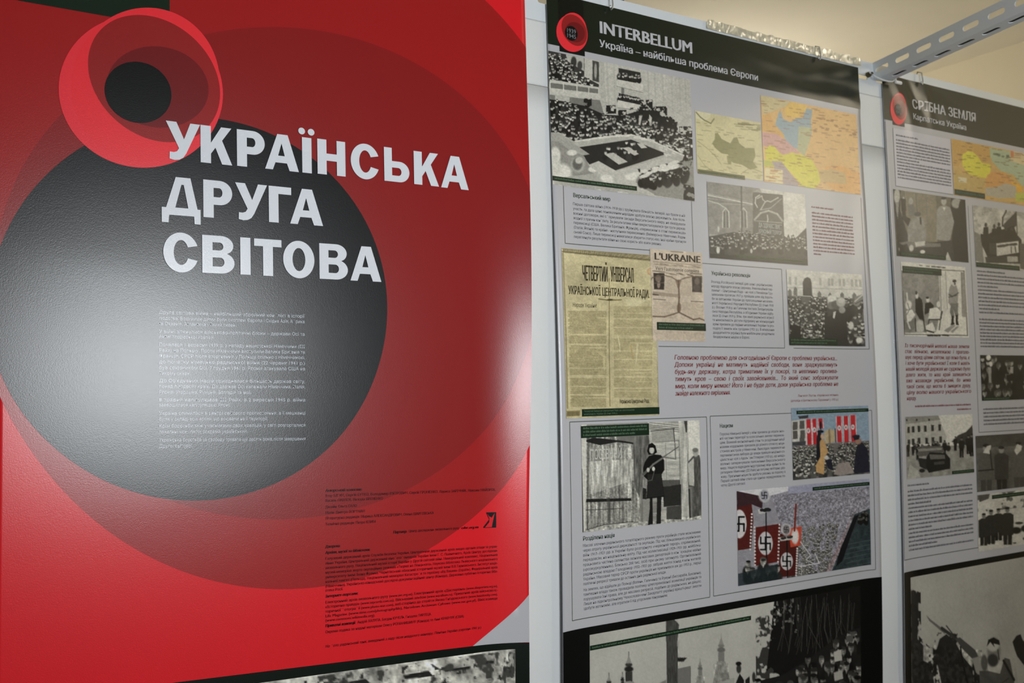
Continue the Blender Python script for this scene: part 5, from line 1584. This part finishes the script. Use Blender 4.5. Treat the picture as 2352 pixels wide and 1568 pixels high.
# bottom band and aiming soldier
rect(3, 'bottom_band', e3, 0, 1196, 908, 1890, C_BLACK, 2)
BT = [(1330, 612), (3000, 350), (3000, 1500), (1340, 1800)]
p = Pic(360, 250, BT, 178)
p.grain(.05, 240, 3)
p.poly([(1330, 700), (1375, 700), (1400, 770), (1390, 980), (1440, 1020), (1440, 1110), (1500, 1130), (1530, 1250), (1560, 1400), (1590, 1800), (1340, 1800)], 48)
p.poly([(1545, 1060), (1580, 980), (1640, 950), (1720, 1000), (1790, 1090), (1870, 1160), (1880, 1300), (1930, 1500), (1960, 1800), (1570, 1800), (1600, 1300)], 46)
for q in ([(1330, 680), (1420, 700), (1420, 1050), (1330, 1050)], [(1400, 960), (1560, 1080), (1600, 1500), (1400, 1300)], [(1520, 940), (1780, 950), (1780, 1200), (1520, 1200)], [(1780, 1060), (1930, 1120), (1930, 1400), (1780, 1400)]):
    p.blot(q, 44, 44, .47, int(q[0][0]))
p.grain(.5, 22, 5, [(1330, 1000), (1960, 1050), (1960, 1800), (1330, 1800)])
p.poly([(1465, 835), (1500, 860), (1640, 935), (1625, 950), (1490, 870)], 110)
p.line([(1600, 915), (1720, 975), (1800, 1020)], 22, 60); p.line([(1640, 900), (1720, 970)], 8, 50)
p.poly([(1720, 980), (1760, 970), (1900, 1050), (1925, 1090), (1880, 1110), (1780, 1040)], 78)
p.line([(1765, 1030), (1790, 1150), (1830, 1290), (1890, 1370), (1970, 1420)], 13, 26)
p.poly([(1870, 1100), (1940, 1090), (2000, 1140), (2020, 1200), (1960, 1220), (1900, 1190)], 150); p.ell(1980, 1130, 30, 50, 90)
p.poly([(1930, 1180), (2010, 1180), (2120, 1200), (2170, 1100), (2220, 1110), (2250, 1240), (2270, 1420), (2300, 1560), (2330, 1800), (1960, 1800), (1990, 1440), (1930, 1290)], 84)
p.grain(.18, 60, 7, [(1930, 1100), (2270, 1100), (2330, 1800), (1960, 1800)])
p.line([(2160, 1120), (2250, 1240)], 20, 40); p.line([(2080, 1400), (2270, 1390)], 14, 46); p.poly([(1980, 1450), (2090, 1430), (2250, 1500), (2180, 1800), (1960, 1800)], 70); p.line([(2040, 1300), (2200, 1230)], 6, 60)
p.ell(2072, 1060, 62, 84, 130); p.ell(2065, 1020, 58, 40, 196); p.poly([(2005, 1030), (2020, 985), (2070, 970), (2125, 990), (2130, 1020), (2070, 1010), (2080, 1035), (2040, 1000)], 34); p.ell(2060, 1115, 50, 40, 62); p.line([(2110, 1050), (2120, 1110)], 9, 50)
p.poly([(2250, 1000), (2290, 960), (2330, 950), (2352, 990), (2460, 1050), (2460, 1170), (2352, 1150), (2290, 1090)], 40); p.poly([(2340, 1260), (2420, 1240), (2460, 1800), (2335, 1700)], (40, 46, 74))
p.ell(2520, 1000, 70, 90, 110); p.poly([(2420, 1100), (2640, 1090), (2720, 1300), (2740, 1560), (2440, 1600)], 70)
p.build(3, 'photo_print', e3, 29.8, 1211, 812, 1680, 3, 'photograph of a soldier aiming a bayoneted rifle upwards', .04)

# ================================================================== fixings on the rail
M_wire = paint('bright_wire', (205, 208, 208), 0.25, None, 0, 0.8)
M_dark = paint('dark_clip', (70, 66, 58), 0.4)
M_film = None


def hook(x, z, label):
    """bent paper-clip hook: over the rail, down through the banner's top edge"""
    pts = [(0.004, 0.013, -0.004), (0.004, 0.013, 0.016), (0.002, 0.006, 0.026), (0.0, -0.004, 0.02), (0.0, -0.0065, 0.0), (-0.001, -0.0065, -0.009), (-0.005, -0.0068, -0.0125),
           (-0.008, -0.0065, -0.009), (-0.006, -0.0062, -0.004)]
    o = link('wire_hook', tube_mesh('wire_hook', [(x, y - (.0025 if y < 0 else 0), z) for x, y, z in pts], 0.0016), M_wire, None, (x, 0, z))
    return tag(o, label, 'hook', 'wire hooks holding the banners')


hook(1.281, 1.5 + 0.787, 'small wire hook above the letters of the INTERBELLUM header')
hook(1.891, 1.5 + 0.787, 'small wire hook near the top right corner of the two-map banner')
hook(2.272, 1.5 + 0.787, 'small wire hook above the header of the farthest banner')


def clip(x, z, label):
    bm = bmesh.new()
    vs = [bm.verts.new(v) for v in [(-.006, 0, 0), (.006, 0, 0), (.009, 0, .007), (.002, 0, .02), (-.006, 0, .012)]]
    f = bm.faces.new(vs)
    r = bmesh.ops.extrude_face_region(bm, geom=[f])
    for v in r['geom']:
        if isinstance(v, bmesh.types.BMVert):
            v.co.y += .004; v.co.x += .002
    bmesh.ops.recalc_face_normals(bm, faces=bm.faces)
    o = link('tape_scrap', bm_mesh('tape_scrap', bm), M_dark, None, (x, 0.008, z))
    return tag(o, label, 'tape scrap', 'scraps stuck on the rail')


clip(2.532, 1.5 + 0.7875, 'dark scrap sticking up from the rail above the farthest banner')
clip(1.318, 1.5 + 0.8065, 'tiny dull scrap on the rail next to the wire hook')

# wrinkled clear tape along the rail's top edge
mt_, nt_, bs_ = principled('clear_tape')
bs_.inputs['Base Color'].default_value = (*lin((214, 208, 184)), 1)
bs_.inputs['Roughness'].default_value = 0.3
bs_.inputs['Transmission Weight'].default_value = 0.35
bs_.inputs['IOR'].default_value = 1.45
nx, ny = 240, 7
U, V = np.meshgrid(np.linspace(0, 0.50, nx), np.linspace(0, 0.020, ny))
nn = (fbm(U * 1000, V * 1000, 9, 3) - .5) * .006 + (fbm(U * 1000, V * 1000, 26, 8) - .5) * .006
top = V + (vnoise(U * 1000, V * 0, 14, 5) - .5) * .004 * (V / .02)
me = mesh_np('wrinkled_tape', np.stack([U.ravel(), -0.0035 - np.abs(nn).ravel(), top.ravel()], 1), grid_idx(nx, ny))
tp = link('wrinkled_tape', me, mt_, None, (1.545, 0.0045, 1.5 + 0.789))
tag(tp, 'strip of wrinkled clear tape along the top of the rail', 'tape')

# cable tie round the joint of rail and beam, and a white peg beneath the beam
pts = [(0.045 * math.cos(RAD(a)), -0.006 - .012 * math.sin(RAD(a - 180)), 0.018 * math.sin(RAD(a))) for a in range(180, 361, 12)]
tag(link('cable_tie', tube_mesh('cable_tie', pts, 0.0018), paint('white_plastic', (226, 228, 228), 0.35), None, (2.108, -0.004, 1.5 + 0.775)),
    'thin white cable tie curving below the beam joint', 'cable tie')
bm = bmesh.new(); box_bm(bm, -.012, .012, -.003, .003, -.006, .002, .0015); box_bm(bm, -.012, -.008, -.002, .002, .0021, .016, .001)
tag(link('plastic_peg', bm_mesh('plastic_peg', bm), paint('white_plastic', (226, 228, 228), 0.35), None, (2.155, -0.022, 1.5 + 0.762)),
    'small white plastic peg hanging under the slotted beam', 'peg')
# dark strip added above the lower flange to paint the shade in its slots
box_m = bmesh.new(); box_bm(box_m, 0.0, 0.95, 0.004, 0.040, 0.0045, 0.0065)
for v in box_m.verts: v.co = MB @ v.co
link('slot_shade_strip', bm_mesh('slot_shade_strip', box_m), paint('painted_slot_shade', (40, 42, 44), 0.5), beam)
# dark bolt at the joint
bm = bmesh.new()
bmesh.ops.create_cone(bm, cap_ends=True, segments=6, radius1=.007, radius2=.007, depth=.006, matrix=Matrix.Translation((0, -.002, 0)) @ Matrix.Rotation(RAD(90), 4, 'X'))
bmesh.ops.create_cone(bm, cap_ends=True, segments=16, radius1=.0045, radius2=.0038, depth=.008, matrix=Matrix.Translation((0, -.009, 0)) @ Matrix.Rotation(RAD(90), 4, 'X'))
tag(link('joint_bolt', bm_mesh('joint_bolt', bm), paint('brown_bolt', (92, 82, 52), 0.4, None, 0, .6), None, (2.070, 0.0, 1.5 + 0.772)),
    'brownish bolt where the beam meets the rail', 'bolt')

# unseen warm lamp added behind the boards to brighten ceiling and wall
lp = empty('ceiling_fill_lamp', (3.9, 2.35, ZC), 'round opal fill lamp added unseen behind the display boards to brighten the ceiling', 'lamp')
bm = bmesh.new(); bmesh.ops.create_cone(bm, cap_ends=True, segments=32, radius1=.10, radius2=.10, depth=.03, matrix=Matrix.Translation((0, 0, -.015)))
link('fill_lamp_base', bm_mesh('fill_lamp_base', bm), M_white, lp)
bm = bmesh.new(); bmesh.ops.create_cone(bm, cap_ends=True, segments=12, radius1=.008, radius2=.008, depth=.6, matrix=Matrix.Translation((0, 0, -.33)))
link('fill_lamp_rod', bm_mesh('fill_lamp_rod', bm), M_white, lp)
mt_, nt_, bs_ = principled('fill_lamp_glass')
bs_.inputs['Base Color'].default_value = (.9, .88, .8, 1)
bs_.inputs['Emission Color'].default_value = (1.0, .93, .82, 1)
bs_.inputs['Emission Strength'].default_value = 21.0
bm = bmesh.new(); bmesh.ops.create_uvsphere(bm, u_segments=32, v_segments=16, radius=.13, matrix=Matrix.Translation((0, 0, -.75)))
link('fill_lamp_globe', bm_mesh('fill_lamp_globe', bm, True), mt_, lp)
